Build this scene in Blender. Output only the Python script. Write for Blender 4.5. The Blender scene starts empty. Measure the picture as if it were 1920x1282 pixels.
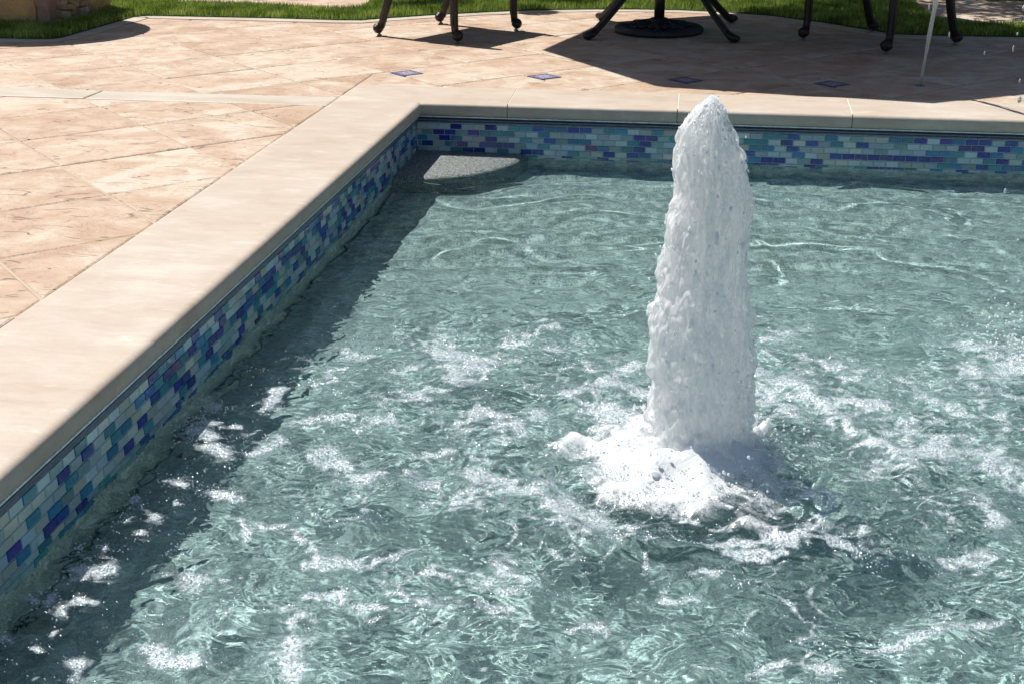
import bpy, bmesh, math, random
import numpy as np
from mathutils import Vector, noise as mnoise
random.seed(5)
rng = np.random.default_rng(11)
sc = bpy.context.scene
COL = sc.collection
PI = math.pi

# ------------------------------------------------------------------ camera frame (real metres, pool corner at the origin)
CAM = np.array([1.2101, -5.3342, 1.0631])
FOC = 2337.5                      # focal length in pixels of a 1920 wide frame
pitch, yaw, roll = 0.3811, -0.1504, -0.0011
cp, sp = math.cos(pitch), math.sin(pitch)
F = np.array([math.sin(yaw) * cp, math.cos(yaw) * cp, -sp])
R0 = np.array([math.cos(yaw), -math.sin(yaw), 0.0])
U0 = np.cross(R0, F)
R = R0 * math.cos(roll) + U0 * math.sin(roll)
U = -R0 * math.sin(roll) + U0 * math.cos(roll)
ZW = -0.2227                      # water level
ZF = ZW - 0.20                    # shelf floor
REC = 0.029                       # tiles stand back from the lip
CW = 0.392                        # coping width

def ray(x, y):
    d = F + R * (x - 960) / FOC - U * (y - 641) / FOC
    return d / np.linalg.norm(d)
def at_z(x, y, z=0.0):
    d = ray(x, y); return CAM + d * (z - CAM[2]) / d[2]
def at_y(x, y, Y):
    d = ray(x, y); return CAM + d * (Y - CAM[1]) / d[1]
def to_px(P):
    d = P - CAM; z = d @ F
    return 960 + FOC * (d @ R) / z, 641 - FOC * (d @ U) / z

# ------------------------------------------------------------------ helpers
def tag(o, label=None, cat=None, group=None, kind=None):
    if label: o['label'] = label
    if cat: o['category'] = cat
    if group: o['group'] = group
    if kind: o['kind'] = kind
    return o
def empty(name, loc=(0, 0, 0), rz=0):
    o = bpy.data.objects.new(name, None); COL.objects.link(o)
    o.location = loc; o.rotation_euler = (0, 0, rz); o.empty_display_size = .1
    return o
def link(name, me, mat, parent=None, smooth=False):
    if mat: me.materials.append(mat)
    if smooth: me.polygons.foreach_set('use_smooth', [True] * len(me.polygons))
    o = bpy.data.objects.new(name, me); COL.objects.link(o)
    if parent: o.parent = parent
    return o
def mesh_np(name, V, Fq, mat, parent=None, smooth=False):
    V = np.asarray(V, dtype=np.float32); Fq = np.asarray(Fq, dtype=np.int32)
    k = Fq.shape[1]
    me = bpy.data.meshes.new(name)
    me.vertices.add(len(V)); me.vertices.foreach_set('co', V.ravel())
    me.loops.add(Fq.size); me.loops.foreach_set('vertex_index', Fq.ravel())
    me.polygons.add(len(Fq))
    me.polygons.foreach_set('loop_start', np.arange(0, Fq.size, k, dtype=np.int32))
    me.polygons.foreach_set('loop_total', np.full(len(Fq), k, dtype=np.int32))
    me.update(calc_edges=True)
    return link(name, me, mat, parent, smooth)
def vattr(o, name, data):
    a = o.data.attributes.new(name, 'FLOAT', 'POINT'); a.data.foreach_set('value', np.asarray(data, dtype=np.float32))

class MB:
    def __init__(s): s.v = []; s.f = []; s.c = []; s.smooth = []
    def add(s, vs, fs, col=None, sm=False):
        b = len(s.v); s.v += [tuple(p) for p in vs]
        for f in fs:
            s.f.append(tuple(b + i for i in f)); s.c.append(col); s.smooth.append(sm)
    def box(s, x0, x1, y0, y1, z0, z1, col=None):
        v = [(x0, y0, z0), (x1, y0, z0), (x1, y1, z0), (x0, y1, z0), (x0, y0, z1), (x1, y0, z1), (x1, y1, z1), (x0, y1, z1)]
        s.add(v, [(3, 2, 1, 0), (4, 5, 6, 7), (0, 1, 5, 4), (1, 2, 6, 5), (2, 3, 7, 6), (3, 0, 4, 7)], col)
    def tube(s, pts, rads, n=12, cap=True, col=None, sx=1.0, ref=None):
        pts = [Vector(p) for p in pts]; rings = []
        up = Vector(ref) if ref else Vector((0.13, 0.21, 0.97))
        for i, p in enumerate(pts):
            t = (pts[min(i + 1, len(pts) - 1)] - pts[max(i - 1, 0)]).normalized()
            a = t.cross(up)
            if a.length < .05: a = t.cross(Vector((1, 0, 0)))
            a.normalize(); b = t.cross(a).normalized()
            r = rads[i] if hasattr(rads, '__len__') else rads
            rings.append([p + (a * math.cos(2 * PI * k / n) * sx + b * math.sin(2 * PI * k / n)) * r for k in range(n)])
        vs = [q for ring in rings for q in ring]; fs = []
        for i in range(len(rings) - 1):
            for k in range(n):
                fs.append((i * n + k, i * n + (k + 1) % n, (i + 1) * n + (k + 1) % n, (i + 1) * n + k))
        if cap:
            fs.append(tuple(range(n - 1, -1, -1))); fs.append(tuple((len(rings) - 1) * n + k for k in range(n)))
        s.add(vs, fs, col, True)
    def lathe(s, prof, c=(0, 0, 0), n=48, col=None):
        vs = []; fs = []
        for r, z in prof:
            for k in range(n): vs.append((c[0] + r * math.cos(2 * PI * k / n), c[1] + r * math.sin(2 * PI * k / n), c[2] + z))
        for i in range(len(prof) - 1):
            for k in range(n): fs.append((i * n + k, i * n + (k + 1) % n, (i + 1) * n + (k + 1) % n, (i + 1) * n + k))
        s.add(vs, fs, col, True)
    def ball(s, c, r, nu=10, nv=7, col=None, sz=1.0):
        vs = [(c[0], c[1], c[2] - r * sz)]; fs = []
        for j in range(1, nv):
            t = PI * j / nv
            for k in range(nu):
                vs.append((c[0] + r * math.sin(t) * math.cos(2 * PI * k / nu), c[1] + r * math.sin(t) * math.sin(2 * PI * k / nu), c[2] - r * sz * math.cos(t)))
        vs.append((c[0], c[1], c[2] + r * sz))
        for k in range(nu):
            fs.append((0, 1 + (k + 1) % nu, 1 + k))
            for j in range(nv - 2):
                a = 1 + j * nu
                fs.append((a + k, a + (k + 1) % nu, a + nu + (k + 1) % nu, a + nu + k))
            fs.append((1 + (nv - 2) * nu + k, 1 + (nv - 2) * nu + (k + 1) % nu, len(vs) - 1))
        s.add(vs, fs, col, True)
    def build(s, name, mat, parent=None, attr=None):
        me = bpy.data.meshes.new(name); me.from_pydata(s.v, [], s.f); me.update()
        me.polygons.foreach_set('use_smooth', s.smooth)
        if any(c is not None for c in s.c):
            ca = me.color_attributes.new('tint', 'FLOAT_COLOR', 'CORNER')
            d = np.ones((len(me.loops), 4), dtype=np.float32); i = 0
            for f, c in zip(s.f, s.c):
                d[i:i + len(f), :3] = c if c is not None else (1, 1, 1); i += len(f)
            ca.data.foreach_set('color', d.ravel())
        return link(name, me, mat, parent)

# ------------------------------------------------------------------ node helper
class NT:
    def __init__(s, name):
        s.m = bpy.data.materials.new(name); s.m.use_nodes = True; s.t = s.m.node_tree; s.t.nodes.clear()
        s.out = s.n('ShaderNodeOutputMaterial')
    def n(s, typ, **kw):
        x = s.t.nodes.new(typ)
        for k, v in kw.items():
            if k.startswith('i_'): s.set(x, k[2:].replace('_', ' '), v)
            else: setattr(x, k, v)
        return x
    def set(s, node, key, v):
        sock = node.inputs[key]
        if isinstance(v, bpy.types.NodeSocket): s.t.links.new(v, sock)
        else: sock.default_value = v
    def L(s, a, b): s.t.links.new(a, b)
    def co(s, scale=(1, 1, 1), rot=(0, 0, 0), loc=(0, 0, 0)):
        g = s.n('ShaderNodeNewGeometry'); mp = s.n('ShaderNodeMapping')
        s.L(g.outputs['Position'], mp.inputs['Vector'])
        mp.inputs['Scale'].default_value = scale; mp.inputs['Rotation'].default_value = rot; mp.inputs['Location'].default_value = loc
        return mp.outputs[0]
    def noise(s, vec, scale, detail=4, rough=.55, dist=0):
        x = s.n('ShaderNodeTexNoise'); s.L(vec, x.inputs['Vector'])
        x.inputs['Scale'].default_value = scale; x.inputs['Detail'].default_value = detail
        x.inputs['Roughness'].default_value = rough; x.inputs['Distortion'].default_value = dist
        return x.outputs['Fac']
    def voro(s, vec, scale, feature='F1', rnd=1.0, out='Distance'):
        x = s.n('ShaderNodeTexVoronoi', feature=feature); s.L(vec, x.inputs['Vector'])
        x.inputs['Scale'].default_value = scale; x.inputs['Randomness'].default_value = rnd
        return x.outputs[out]
    def ramp(s, fac, stops):
        x = s.n('ShaderNodeValToRGB'); s.L(fac, x.inputs[0]); e = x.color_ramp.elements
        while len(e) < len(stops): e.new(.5)
        for el, (p, c) in zip(e, stops):
            el.position = p; el.color = tuple(c) + (1,) if len(c) == 3 else c
        return x.outputs[0]
    def rng(s, v, a, b, c=0., d=1., smooth=False):
        x = s.n('ShaderNodeMapRange'); 
        if smooth: x.interpolation_type = 'SMOOTHSTEP'
        s.set(x, 0, v); s.set(x, 1, a); s.set(x, 2, b); s.set(x, 3, c); s.set(x, 4, d)
        return x.outputs[0]
    def math(s, op, a, b=0., c=0., clamp=False):
        x = s.n('ShaderNodeMath', operation=op, use_clamp=clamp); s.set(x, 0, a); s.set(x, 1, b); s.set(x, 2, c); return x.outputs[0]
    def mix(s, fac, a, b, blend='MIX'):
        x = s.n('ShaderNodeMix', data_type='RGBA', blend_type=blend)
        s.set(x, 0, fac)
        for k, v in ((6, a), (7, b)):
            if isinstance(v, tuple) and len(v) == 3: v = v + (1,)
            s.set(x, k, v)
        return x.outputs[2]
    def bump(s, h, dist=.01, strength=1., normal=None):
        x = s.n('ShaderNodeBump'); s.set(x, 'Height', h); s.set(x, 'Distance', dist); s.set(x, 'Strength', strength)
        if normal: s.L(normal, x.inputs['Normal'])
        return x.outputs[0]
    def bsdf(s, color, rough=.6, normal=None, **kw):
        x = s.n('ShaderNodeBsdfPrincipled')
        if isinstance(color, tuple): color = color + (1,) if len(color) == 3 else color
        s.set(x, 'Base Color', color); s.set(x, 'Roughness', rough)
        if normal is not None: s.set(x, 'Normal', normal)
        for k, v in kw.items(): s.set(x, k.replace('_', ' '), v)
        return x.outputs[0]
    def done(s, sh): s.L(sh, s.out.inputs['Surface']); return s.m

# ------------------------------------------------------------------ materials
def m_patio():
    n = NT('stamped_stone'); at = n.n('ShaderNodeAttribute', attribute_name='tint')
    sep = n.n('ShaderNodeSeparateColor'); n.L(at.outputs['Color'], sep.inputs[0])
    tint = sep.outputs[0]; off = sep.outputs[1]
    g = n.n('ShaderNodeNewGeometry'); sh = n.n('ShaderNodeVectorMath', operation='ADD')
    cb = n.n('ShaderNodeCombineXYZ'); o = n.math('MULTIPLY', off, 37.); n.L(o, cb.inputs[2]); n.L(o, cb.inputs[0])
    n.L(g.outputs['Position'], sh.inputs[0]); n.L(cb.outputs[0], sh.inputs[1]); base = sh.outputs[0]
    mp = n.n('ShaderNodeMapping'); n.L(base, mp.inputs[0]); mp.inputs['Rotation'].default_value = (0, 0, -.30); mp.inputs['Scale'].default_value = (.34, 1.35, 1)
    st = mp.outputs[0]
    cloud = n.noise(base, 4.2, 5, .60, .9)
    m3 = n.n('ShaderNodeMapping'); n.L(base, m3.inputs[0]); m3.inputs['Rotation'].default_value = (0, 0, -.5); m3.inputs['Scale'].default_value = (.6, 1.15, 1)
    cloud2 = n.noise(m3.outputs[0], 9, 6, .7, .3)
    fac = n.math('ADD', n.math('MULTIPLY', cloud, .62), n.math('MULTIPLY', cloud2, .38))
    fac = n.math('ADD', fac, n.math('MULTIPLY', n.math('SUBTRACT', tint, .5), .10))
    c = n.ramp(fac, [(.37, (0.378, 0.249, 0.168)), (.455, (0.447, 0.323, 0.228)), (.52, (0.494, 0.378, 0.284)), (.60, (0.563, 0.482, 0.391))])
    fine = n.noise(base, 90, 3, .7)
    c = n.mix(n.rng(fine, .35, .7, 0, .16), c, (.36, .26, .19), 'MIX')
    pink = n.noise(base, 1.7, 2, .5)
    c = n.mix(n.rng(pink, .45, .7, 0, .22), c, (.54, .38, .29))
    # stamped slate relief: broken ledges and short cracks
    wob = n.noise(m3.outputs[0], 11, 5, .62, .4)
    led = n.noise(m3.outputs[0], 6.0, 5, .6, 1.0)
    step = n.math('PINGPONG', n.math('MULTIPLY', led, 7.), 1.)
    crack = n.rng(n.math('ABSOLUTE', n.math('SUBTRACT', n.noise(st, 6.5, 3, .5, .35), .5)), 0, .010, 1, 0)
    gate = n.rng(n.noise(base, 8, 2, .5), .52, .60, 0, 1, True)
    crack = n.math('MULTIPLY', crack, gate)
    crack2 = n.rng(n.math('ABSOLUTE', n.math('SUBTRACT', n.noise(st, 13, 2, .5, .3), .5)), 0, .016, 1, 0)
    crack2 = n.math('MULTIPLY', crack2, n.rng(n.noise(base, 15, 2, .5), .55, .62, 0, 1, True))
    ck = n.math('MAXIMUM', crack, n.math('MULTIPLY', crack2, .55))
    c = n.mix(n.math('MULTIPLY', ck, .75), c, (.17, .11, .08))
    h = n.math('ADD', n.math('MULTIPLY', wob, .8), n.math('MULTIPLY', step, .28))
    h = n.math('ADD', h, n.math('MULTIPLY', n.noise(base, 60, 4, .7), .07))
    h = n.math('SUBTRACT', h, n.math('MULTIPLY', ck, .35))
    return n.done(n.bsdf(c, .62, n.bump(h, .014, .9), Specular_IOR_Level=.35))
def m_grout(name='joint_mortar', c0=(.36, .265, .19), c1=(.52, .42, .33)):
    n = NT(name); v = n.co(); f = n.noise(v, 14, 5, .6)
    c = n.mix(f, c0, c1); return n.done(n.bsdf(c, .8, n.bump(n.noise(v, 120, 3), .003, .5)))
def m_band():
    n = NT('smooth_concrete_band'); v = n.co((.5, 1.6, 1)); f = n.noise(v, 4, 5, .65, .4)
    c = n.ramp(f, [(.3, (0.378, 0.310, 0.241)), (.5, (0.464, 0.408, 0.335)), (.7, (0.525, 0.482, 0.413))])
    c = n.mix(n.rng(n.noise(v, 70, 3), .4, .75, 0, .15), c, (.4, .32, .26))
    return n.done(n.bsdf(c, .6, n.bump(n.noise(n.co((.4, 1.6, 1)), 22, 5, .6), .006, .5)))
def m_coping():
    n = NT('cast_limestone'); v = n.co(); vs = n.co((.35, 1.1, 1))
    f = n.math('ADD', n.math('MULTIPLY', n.noise(v, 2.4, 5, .6, .5), .55), n.math('MULTIPLY', n.noise(vs, 11, 5, .65, .6), .45))
    c = n.ramp(f, [(.38, (.438, .352, .278)), (.46, (.476, .400, .328)), (.54, (.502, .432, .360)), (.64, (.550, .497, .428))])
    c = n.mix(n.rng(n.noise(vs, 48, 5, .75), .48, .75, 0, .32), c, (.36, .28, .21)); c = n.mix(n.rng(n.noise(vs, 19, 5, .7, .6), .58, .68, 0, .35), c, (.70, .63, .55))
    pit = n.rng(n.voro(v, 26, 'F1'), .0, .075, 1, 0); pit = n.math('MULTIPLY', pit, n.rng(n.noise(v, 13, 2), .58, .62, 0, 1))
    c = n.mix(n.math('MULTIPLY', pit, .6), c, (.2, .15, .11))
    h = n.math('ADD', n.math('MULTIPLY', n.noise(vs, 24, 5, .65), .5), n.math('MULTIPLY', n.noise(v, 160, 3, .6), .12))
    h = n.math('SUBTRACT', h, n.math('MULTIPLY', pit, .5))
    return n.done(n.bsdf(c, .55, n.bump(h, .004, .55), Specular_IOR_Level=.3))
def m_tile():
    n = NT('glass_mosaic'); at = n.n('ShaderNodeAttribute', attribute_name='tint'); v = n.co()
    f = n.noise(v, 38, 3, .6, 1.0)
    c = n.mix(n.rng(f, .35, .7, 0, .3), at.outputs['Color'], n.mix(n.noise(v, 23, 2), (.34, .62, .66), (.26, .38, .58)), 'SOFT_LIGHT')
    c = n.mix(n.rng(n.noise(v, 30, 3, .6, 1.2), .60, .78, 0, .35), c, n.mix(n.noise(v, 12, 1), (.04, .30, .48), (.20, .14, .42)))
    return n.done(n.bsdf(c, .16, n.bump(n.noise(v, 120, 2), .001, .4), Specular_IOR_Level=.7, Coat_Weight=.5, Coat_Roughness=.05))
def m_floor():
    n = NT('pebble_plaster'); v = n.co()
    s = n.noise(v, 240, 3, .7); b = n.noise(v, 9, 4, .6); md = n.noise(v, 26, 4, .62, .6)
    c = n.ramp(s, [(.36, (.085, .110, .110)), (.5, (.37, .40, .385)), (.62, (.74, .76, .73))])
    c = n.mix(n.rng(md, .50, .62, 0, .5), c, (.12, .155, .155)); c = n.mix(n.rng(md, .36, .48, .7, 0), c, (.78, .80, .77))
    c = n.mix(n.rng(b, .35, .7, 0, .4), c, (.30, .34, .31))
    return n.done(n.bsdf(c, .75, n.bump(s, .003, .6)))
def m_step():
    n = NT('wet_pebble_plaster'); v = n.co(); s = n.noise(v, 210, 3, .8); s2 = n.noise(v, 90, 3, .7)
    f = n.math('ADD', n.math('MULTIPLY', s, .7), n.math('MULTIPLY', s2, .3))
    c = n.ramp(f, [(.42, (.02, .03, .03)), (.50, (.13, .155, .15)), (.60, (.42, .45, .44))])
    return n.done(n.bsdf(c, .5, n.bump(f, .006, .8)))
def m_water():
    n = NT('pool_water'); v = n.co()
    vx = n.co((.85, 1.0, 1.), (0, 0, .12))
    c0 = n.noise(vx, 13, 1, .45, 1.3); a = n.noise(vx, 32, 1, .5, 1.2); b = n.noise(v, 95, 2, .5, .4)
    at = n.n('ShaderNodeAttribute', attribute_name='chop')
    h = n.math('ADD', n.math('MULTIPLY', c0, 1.25), n.math('ADD', n.math('MULTIPLY', a, .20), n.math('MULTIPLY', b, .03)))
    nor = n.n('ShaderNodeBump'); n.set(nor, 'Height', h); n.set(nor, 'Distance', .027)
    n.set(nor, 'Strength', n.math('ADD', n.math('MULTIPLY', at.outputs['Fac'], .97), .016))
    g = n.n('ShaderNodeBsdfGlass'); g.inputs['Color'].default_value = (.79, .93, .94, 1)
    g.inputs['Roughness'].default_value = 0.0; g.inputs['IOR'].default_value = 1.333
    n.L(nor.outputs[0], g.inputs['Normal'])
    return n.done(g.outputs[0])
def m_foam():
    n = NT('bubble_foam'); v = n.co((1, 1, .4)); at = n.n('ShaderNodeAttribute', attribute_name='foam'); f = at.outputs['Fac']
    e = n.voro(v, 105, 'DISTANCE_TO_EDGE'); e2 = n.voro(v, 230, 'DISTANCE_TO_EDGE')
    d = n.voro(v, 105, 'F1'); d2 = n.voro(v, 230, 'F1')
    wall = n.math('MINIMUM', n.math('MULTIPLY', e, 1.0), n.math('MULTIPLY', e2, 1.1))
    big = n.noise(n.co((.8, 1.2, .4)), 26, 4, .65, .6)
    fe = n.math('SUBTRACT', f, n.math('MULTIPLY', n.rng(big, .36, .64), .55))
    fe = n.math('MAXIMUM', fe, n.math('SUBTRACT', n.math('MULTIPLY', f, 4.), 3.1))
    at2 = n.n('ShaderNodeAttribute', attribute_name='heap')
    body = n.rng(fe, -.02, .75, 0., 1., True)
    cell = n.math('SUBTRACT', 1., n.rng(wall, .03, .24, 0., .78, True))
    alpha = n.math('MULTIPLY', n.math('MULTIPLY', body, cell), .76, clamp=True)
    alpha = n.math('MAXIMUM', alpha, n.math('MULTIPLY', n.math('SUBTRACT', n.math('MULTIPLY', f, 5.), 4.2, clamp=True), n.rng(at2.outputs['Fac'], 0., .5, .0, .97)))
    h = n.math('SUBTRACT', 1., n.math('ADD', n.math('MULTIPLY', d, .7), n.math('MULTIPLY', d2, .3)))
    sh = n.bsdf(n.mix(at2.outputs['Fac'], (.62, .70, .74), (.86, .89, .91)), .12, n.bump(h, .0045, n.rng(at2.outputs['Fac'], 0, .6, 1., .30)), Specular_IOR_Level=1.)
    tr = n.n('ShaderNodeBsdfTransparent'); mx = n.n('ShaderNodeMixShader')
    n.L(alpha, mx.inputs[0]); n.L(tr.outputs[0], mx.inputs[1]); n.L(sh, mx.inputs[2])
    return n.done(mx.outputs[0])
def m_bub():
    n = NT('bubble_skin'); g = n.n('ShaderNodeBsdfGlossy'); g.inputs['Roughness'].default_value = .09; g.inputs['Color'].default_value = (.95, .98, 1, 1)
    tr = n.n('ShaderNodeBsdfTransparent'); mx = n.n('ShaderNodeMixShader'); mx.inputs[0].default_value = .5
    n.L(tr.outputs[0], mx.inputs[1]); n.L(g.outputs[0], mx.inputs[2]); return n.done(mx.outputs[0])
def m_aerated():
    n = NT('aerated_water'); v = n.co((1, 1, .16)); v2 = n.co((1, 1, .5))
    a = n.noise(v, 70, 5, .65, .5); b = n.noise(v2, 190, 3, .6); big = n.noise(v, 22, 3, .6)
    h = n.math('ADD', n.math('MULTIPLY', a, .8), n.math('ADD', n.math('MULTIPLY', b, .35), n.math('MULTIPLY', big, .6)))
    nor = n.bump(h, .014, .6)
    c = n.mix(n.rng(a, .35, .6), (.975, .99, 1.), (.995, 1., 1.))
    p = n.bsdf(c, .16, nor, Subsurface_Weight=1.0, Subsurface_Radius=(.10, .11, .12), Subsurface_Scale=1.0, Specular_IOR_Level=.8)
    t = n.n('ShaderNodeBsdfTranslucent'); t.inputs[0].default_value = (.99, 1., 1., 1); n.L(nor, t.inputs['Normal'])
    mx = n.n('ShaderNodeMixShader'); mx.inputs[0].default_value = .55; n.L(p, mx.inputs[1]); n.L(t.outputs[0], mx.inputs[2])
    return n.done(mx.outputs[0])
def m_veil():
    n = NT('falling_water_veil'); v = n.co((1, 1, .075)); a = n.noise(v, 68, 4, .6, .3); g = n.noise(n.co((1, 1, .3)), 26, 3, .6)
    at = n.n('ShaderNodeAttribute', attribute_name='veil')
    f = n.math('ADD', n.math('MULTIPLY', a, .6), n.math('MULTIPLY', g, .4))
    al = n.math('MULTIPLY', n.rng(f, .40, .60, .35, 1, True), at.outputs['Fac'], clamp=True)
    nor = n.bump(a, .009, .6)
    p = n.bsdf((.975, .99, 1.), .12, nor, Specular_IOR_Level=1.)
    t = n.n('ShaderNodeBsdfTranslucent'); t.inputs[0].default_value = (.99, 1., 1., 1); mx = n.n('ShaderNodeMixShader'); mx.inputs[0].default_value = .55
    n.L(p, mx.inputs[1]); n.L(t.outputs[0], mx.inputs[2])
    tr = n.n('ShaderNodeBsdfTransparent'); m2 = n.n('ShaderNodeMixShader'); n.L(al, m2.inputs[0]); n.L(tr.outputs[0], m2.inputs[1]); n.L(mx.outputs[0], m2.inputs[2])
    return n.done(m2.outputs[0])
def m_drop():
    n = NT('white_water_drops'); p = n.bsdf((.93, .96, .98), .10, None, Specular_IOR_Level=1.)
    t = n.n('ShaderNodeBsdfTranslucent'); t.inputs[0].default_value = (.97, .985, 1., 1); mx = n.n('ShaderNodeMixShader'); mx.inputs[0].default_value = .5
    n.L(p, mx.inputs[1]); n.L(t.outputs[0], mx.inputs[2]); return n.done(mx.outputs[0])
def m_clear():
    n = NT('clear_water'); v = n.co((1, 1, .3))
    g = n.n('ShaderNodeBsdfGlass'); g.inputs['IOR'].default_value = 1.333; g.inputs['Roughness'].default_value = .03
    n.L(n.bump(n.noise(v, 60, 4), .01, .8), g.inputs['Normal'])
    d = n.bsdf((.8, .85, .9), .3, None); mx = n.n('ShaderNodeMixShader'); mx.inputs[0].default_value = .35
    n.L(g.outputs[0], mx.inputs[1]); n.L(d, mx.inputs[2]); return n.done(mx.outputs[0])
def m_metal(name, c, rough=.45, metal=.7, sc_=60):
    n = NT(name); v = n.co(); f = n.noise(v, sc_, 4, .6)
    cc = n.mix(n.rng(f, .35, .7), c, tuple(min(1, k * 1.5) for k in c))
    return n.done(n.bsdf(cc, rough, n.bump(f, .002, .5), Metallic=metal))
def m_grass():
    n = NT('turf_blades'); at = n.n('ShaderNodeAttribute', attribute_name='shade')
    c = n.ramp(at.outputs['Fac'], [(0., (.07, .12, .015)), (.40, (.24, .35, .050)), (.7, (.47, .57, .13)), (1., (.66, .62, .30))])
    p = n.bsdf(c, .45, None, Specular_IOR_Level=.4); t = n.n('ShaderNodeBsdfTranslucent'); n.L(c, t.inputs[0])
    mx = n.n('ShaderNodeMixShader'); mx.inputs[0].default_value = .35; n.L(p, mx.inputs[1]); n.L(t.outputs[0], mx.inputs[2])
    return n.done(mx.outputs[0])
def m_turf():
    n = NT('turf_mat'); v = n.co(); f = n.noise(v, 60, 4, .7)
    c = n.mix(f, (.02, .045, .008), (.06, .11, .02)); return n.done(n.bsdf(c, .9, n.bump(f, .02, 1.)))
def m_rock():
    n = NT('quarried_stone'); at = n.n('ShaderNodeAttribute', attribute_name='tint'); v = n.co()
    f = n.noise(v, 9, 6, .7, .5); c = n.mix(n.rng(f, .42, .72, 0, .7), at.outputs['Color'], (.42, .32, .24))
    c = n.mix(n.rng(n.noise(v, 21, 5, .7), .58, .7, 0, .6), c, (.62, .57, .52))
    c = n.mix(n.rng(n.noise(v, 5, 3, .6), .55, .7, 0, .5), c, (.45, .24, .11))
    return n.done(n.bsdf(c, .8, n.bump(n.noise(v, 26, 7, .75), .03, .8)))
def m_insert():
    n = NT('talavera_glaze'); tc = n.n('ShaderNodeTexCoord'); at = n.n('ShaderNodeAttribute', attribute_name='tint')
    f = n.noise(tc.outputs['Object'], 110, 2, .6)
    c = n.mix(n.rng(f, .5, .6, 0, .25), at.outputs['Color'], (.35, .30, .30)); return n.done(n.bsdf(c, .4, None))
def m_plain(name, c, rough=.6, **kw):
    n = NT(name); v = n.co(); f = n.noise(v, 30, 4, .6)
    cc = n.mix(n.rng(f, .3, .7), tuple(k * .88 for k in c), tuple(min(1, k * 1.1) for k in c)); return n.done(n.bsdf(cc, rough, None, **kw))
def m_leaf():
    n = NT('tree_leaves'); v = n.co(); f = n.noise(v, 6, 3); c = n.mix(f, (.03, .07, .015), (.08, .15, .03)); return n.done(n.bsdf(c, .5, None))

M = dict(patio=m_patio(), grout=m_grout(), band=m_band(), coping=m_coping(), cgrout=m_grout('coping_mortar', (.66, .57, .47), (.74, .66, .57)), tile=m_tile(),
         tgrout=m_plain('tile_grout', (.50, .58, .60), .7), floor=m_floor(), water=m_water(), foam=m_foam(), aer=m_aerated(), step=m_step(), bub=m_bub(), veil=m_veil(), drop=m_drop(), clear=m_clear(),
         iron=m_metal('cast_bronze', (.019, .0145, .013), .45, .25), black=m_metal('cast_iron', (.018, .018, .019), .5, .2),
         track=m_metal('grey_track', (.10, .12, .17), .35, .1), trackdark=m_plain('track_groove_shade', (.06, .08, .13), .5), glide=m_plain('glide_plastic', (.16, .15, .15), .5), trackpale=m_metal('pale_flange', (.55, .62, .66), .4, .0),  # trackdark puts the shade of the track grooves into its base colour
         grass=m_grass(), turf=m_turf(), rock=m_rock(), insert=m_insert(), border=m_band(), canvas=m_plain('umbrella_canvas', (.38, .28, .18), .9),
         leaf=m_leaf(), bark=m_plain('tree_bark', (.12, .09, .06), .9), mud=m_plain('pillar_mortar', (.22, .17, .13), .9), wood=m_plain('cushion_cloth', (.35, .26, .17), .9))

# ------------------------------------------------------------------ smooth random fields
def field(seed, L, kmin, kmax, slope=0., N=512, ax=(1., 1.)):
    g = np.random.default_rng(seed); a = g.standard_normal((N, N))
    kx = np.fft.fftfreq(N, L / N)[None, :] * ax[0]; ky = np.fft.fftfreq(N, L / N)[:, None] * ax[1]
    k = np.sqrt(kx * kx + ky * ky); k[0, 0] = 1e-9
    w = np.exp(-((np.log(k / math.sqrt(kmin * kmax))) / (0.5 * math.log(kmax / kmin))) ** 2) * k ** slope
    w[0, 0] = 0
    f = np.real(np.fft.ifft2(np.fft.fft2(a) * w)); return f / f.std(), L
def samp(fl, x, y):
    f, L = fl; N = f.shape[0]; u = (x / L * N) % N; v = (y / L * N) % N
    i = u.astype(int); j = v.astype(int); a = u - i; b = v - j; i1 = (i + 1) % N; j1 = (j + 1) % N; i %= N; j %= N
    a = a * a * (3 - 2 * a); b = b * b * (3 - 2 * b)
    return (f[j, i] * (1 - a) + f[j, i1] * a) * (1 - b) + (f[j1, i] * (1 - a) + f[j1, i1] * a) * b
def sst(x, a, b):
    t = np.clip((x - a) / (b - a), 0, 1); return t * t * (3 - 2 * t)

# ------------------------------------------------------------------ patio paving (diagonal stamped slabs)
def clip(poly, nx, ny, d):        # keep nx*x+ny*y >= d
    out = []
    for i in range(len(poly)):
        a, b = poly[i], poly[(i + 1) % len(poly)]
        da = nx * a[0] + ny * a[1] - d; db = nx * b[0] + ny * b[1] - d
        if da >= 0: out.append(a)
        if (da > 0) != (db > 0) and da != db:
            t = da / (da - db); out.append((a[0] + (b[0] - a[0]) * t, a[1] + (b[1] - a[1]) * t))
    return out
def area(p): return .5 * sum(p[i][0] * p[(i + 1) % len(p)][1] - p[(i + 1) % len(p)][0] * p[i][1] for i in range(len(p)))
def inset(poly, dist):
    n = len(poly); out = []
    for i in range(n):
        p0, p1, p2 = Vector(poly[i - 1]), Vector(poly[i]), Vector(poly[(i + 1) % n])
        e0 = (p1 - p0); e1 = (p2 - p1)
        if e0.length < 1e-6 or e1.length < 1e-6: return None
        e0.normalize(); e1.normalize(); n0 = Vector((-e0.y, e0.x)); n1 = Vector((-e1.y, e1.x)); m = n0 + n1
        if m.length < .2: return None
        m = m / m.length; out.append(tuple(p1 + m * dist / max(.35, m.dot(n0))))
    return out
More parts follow.
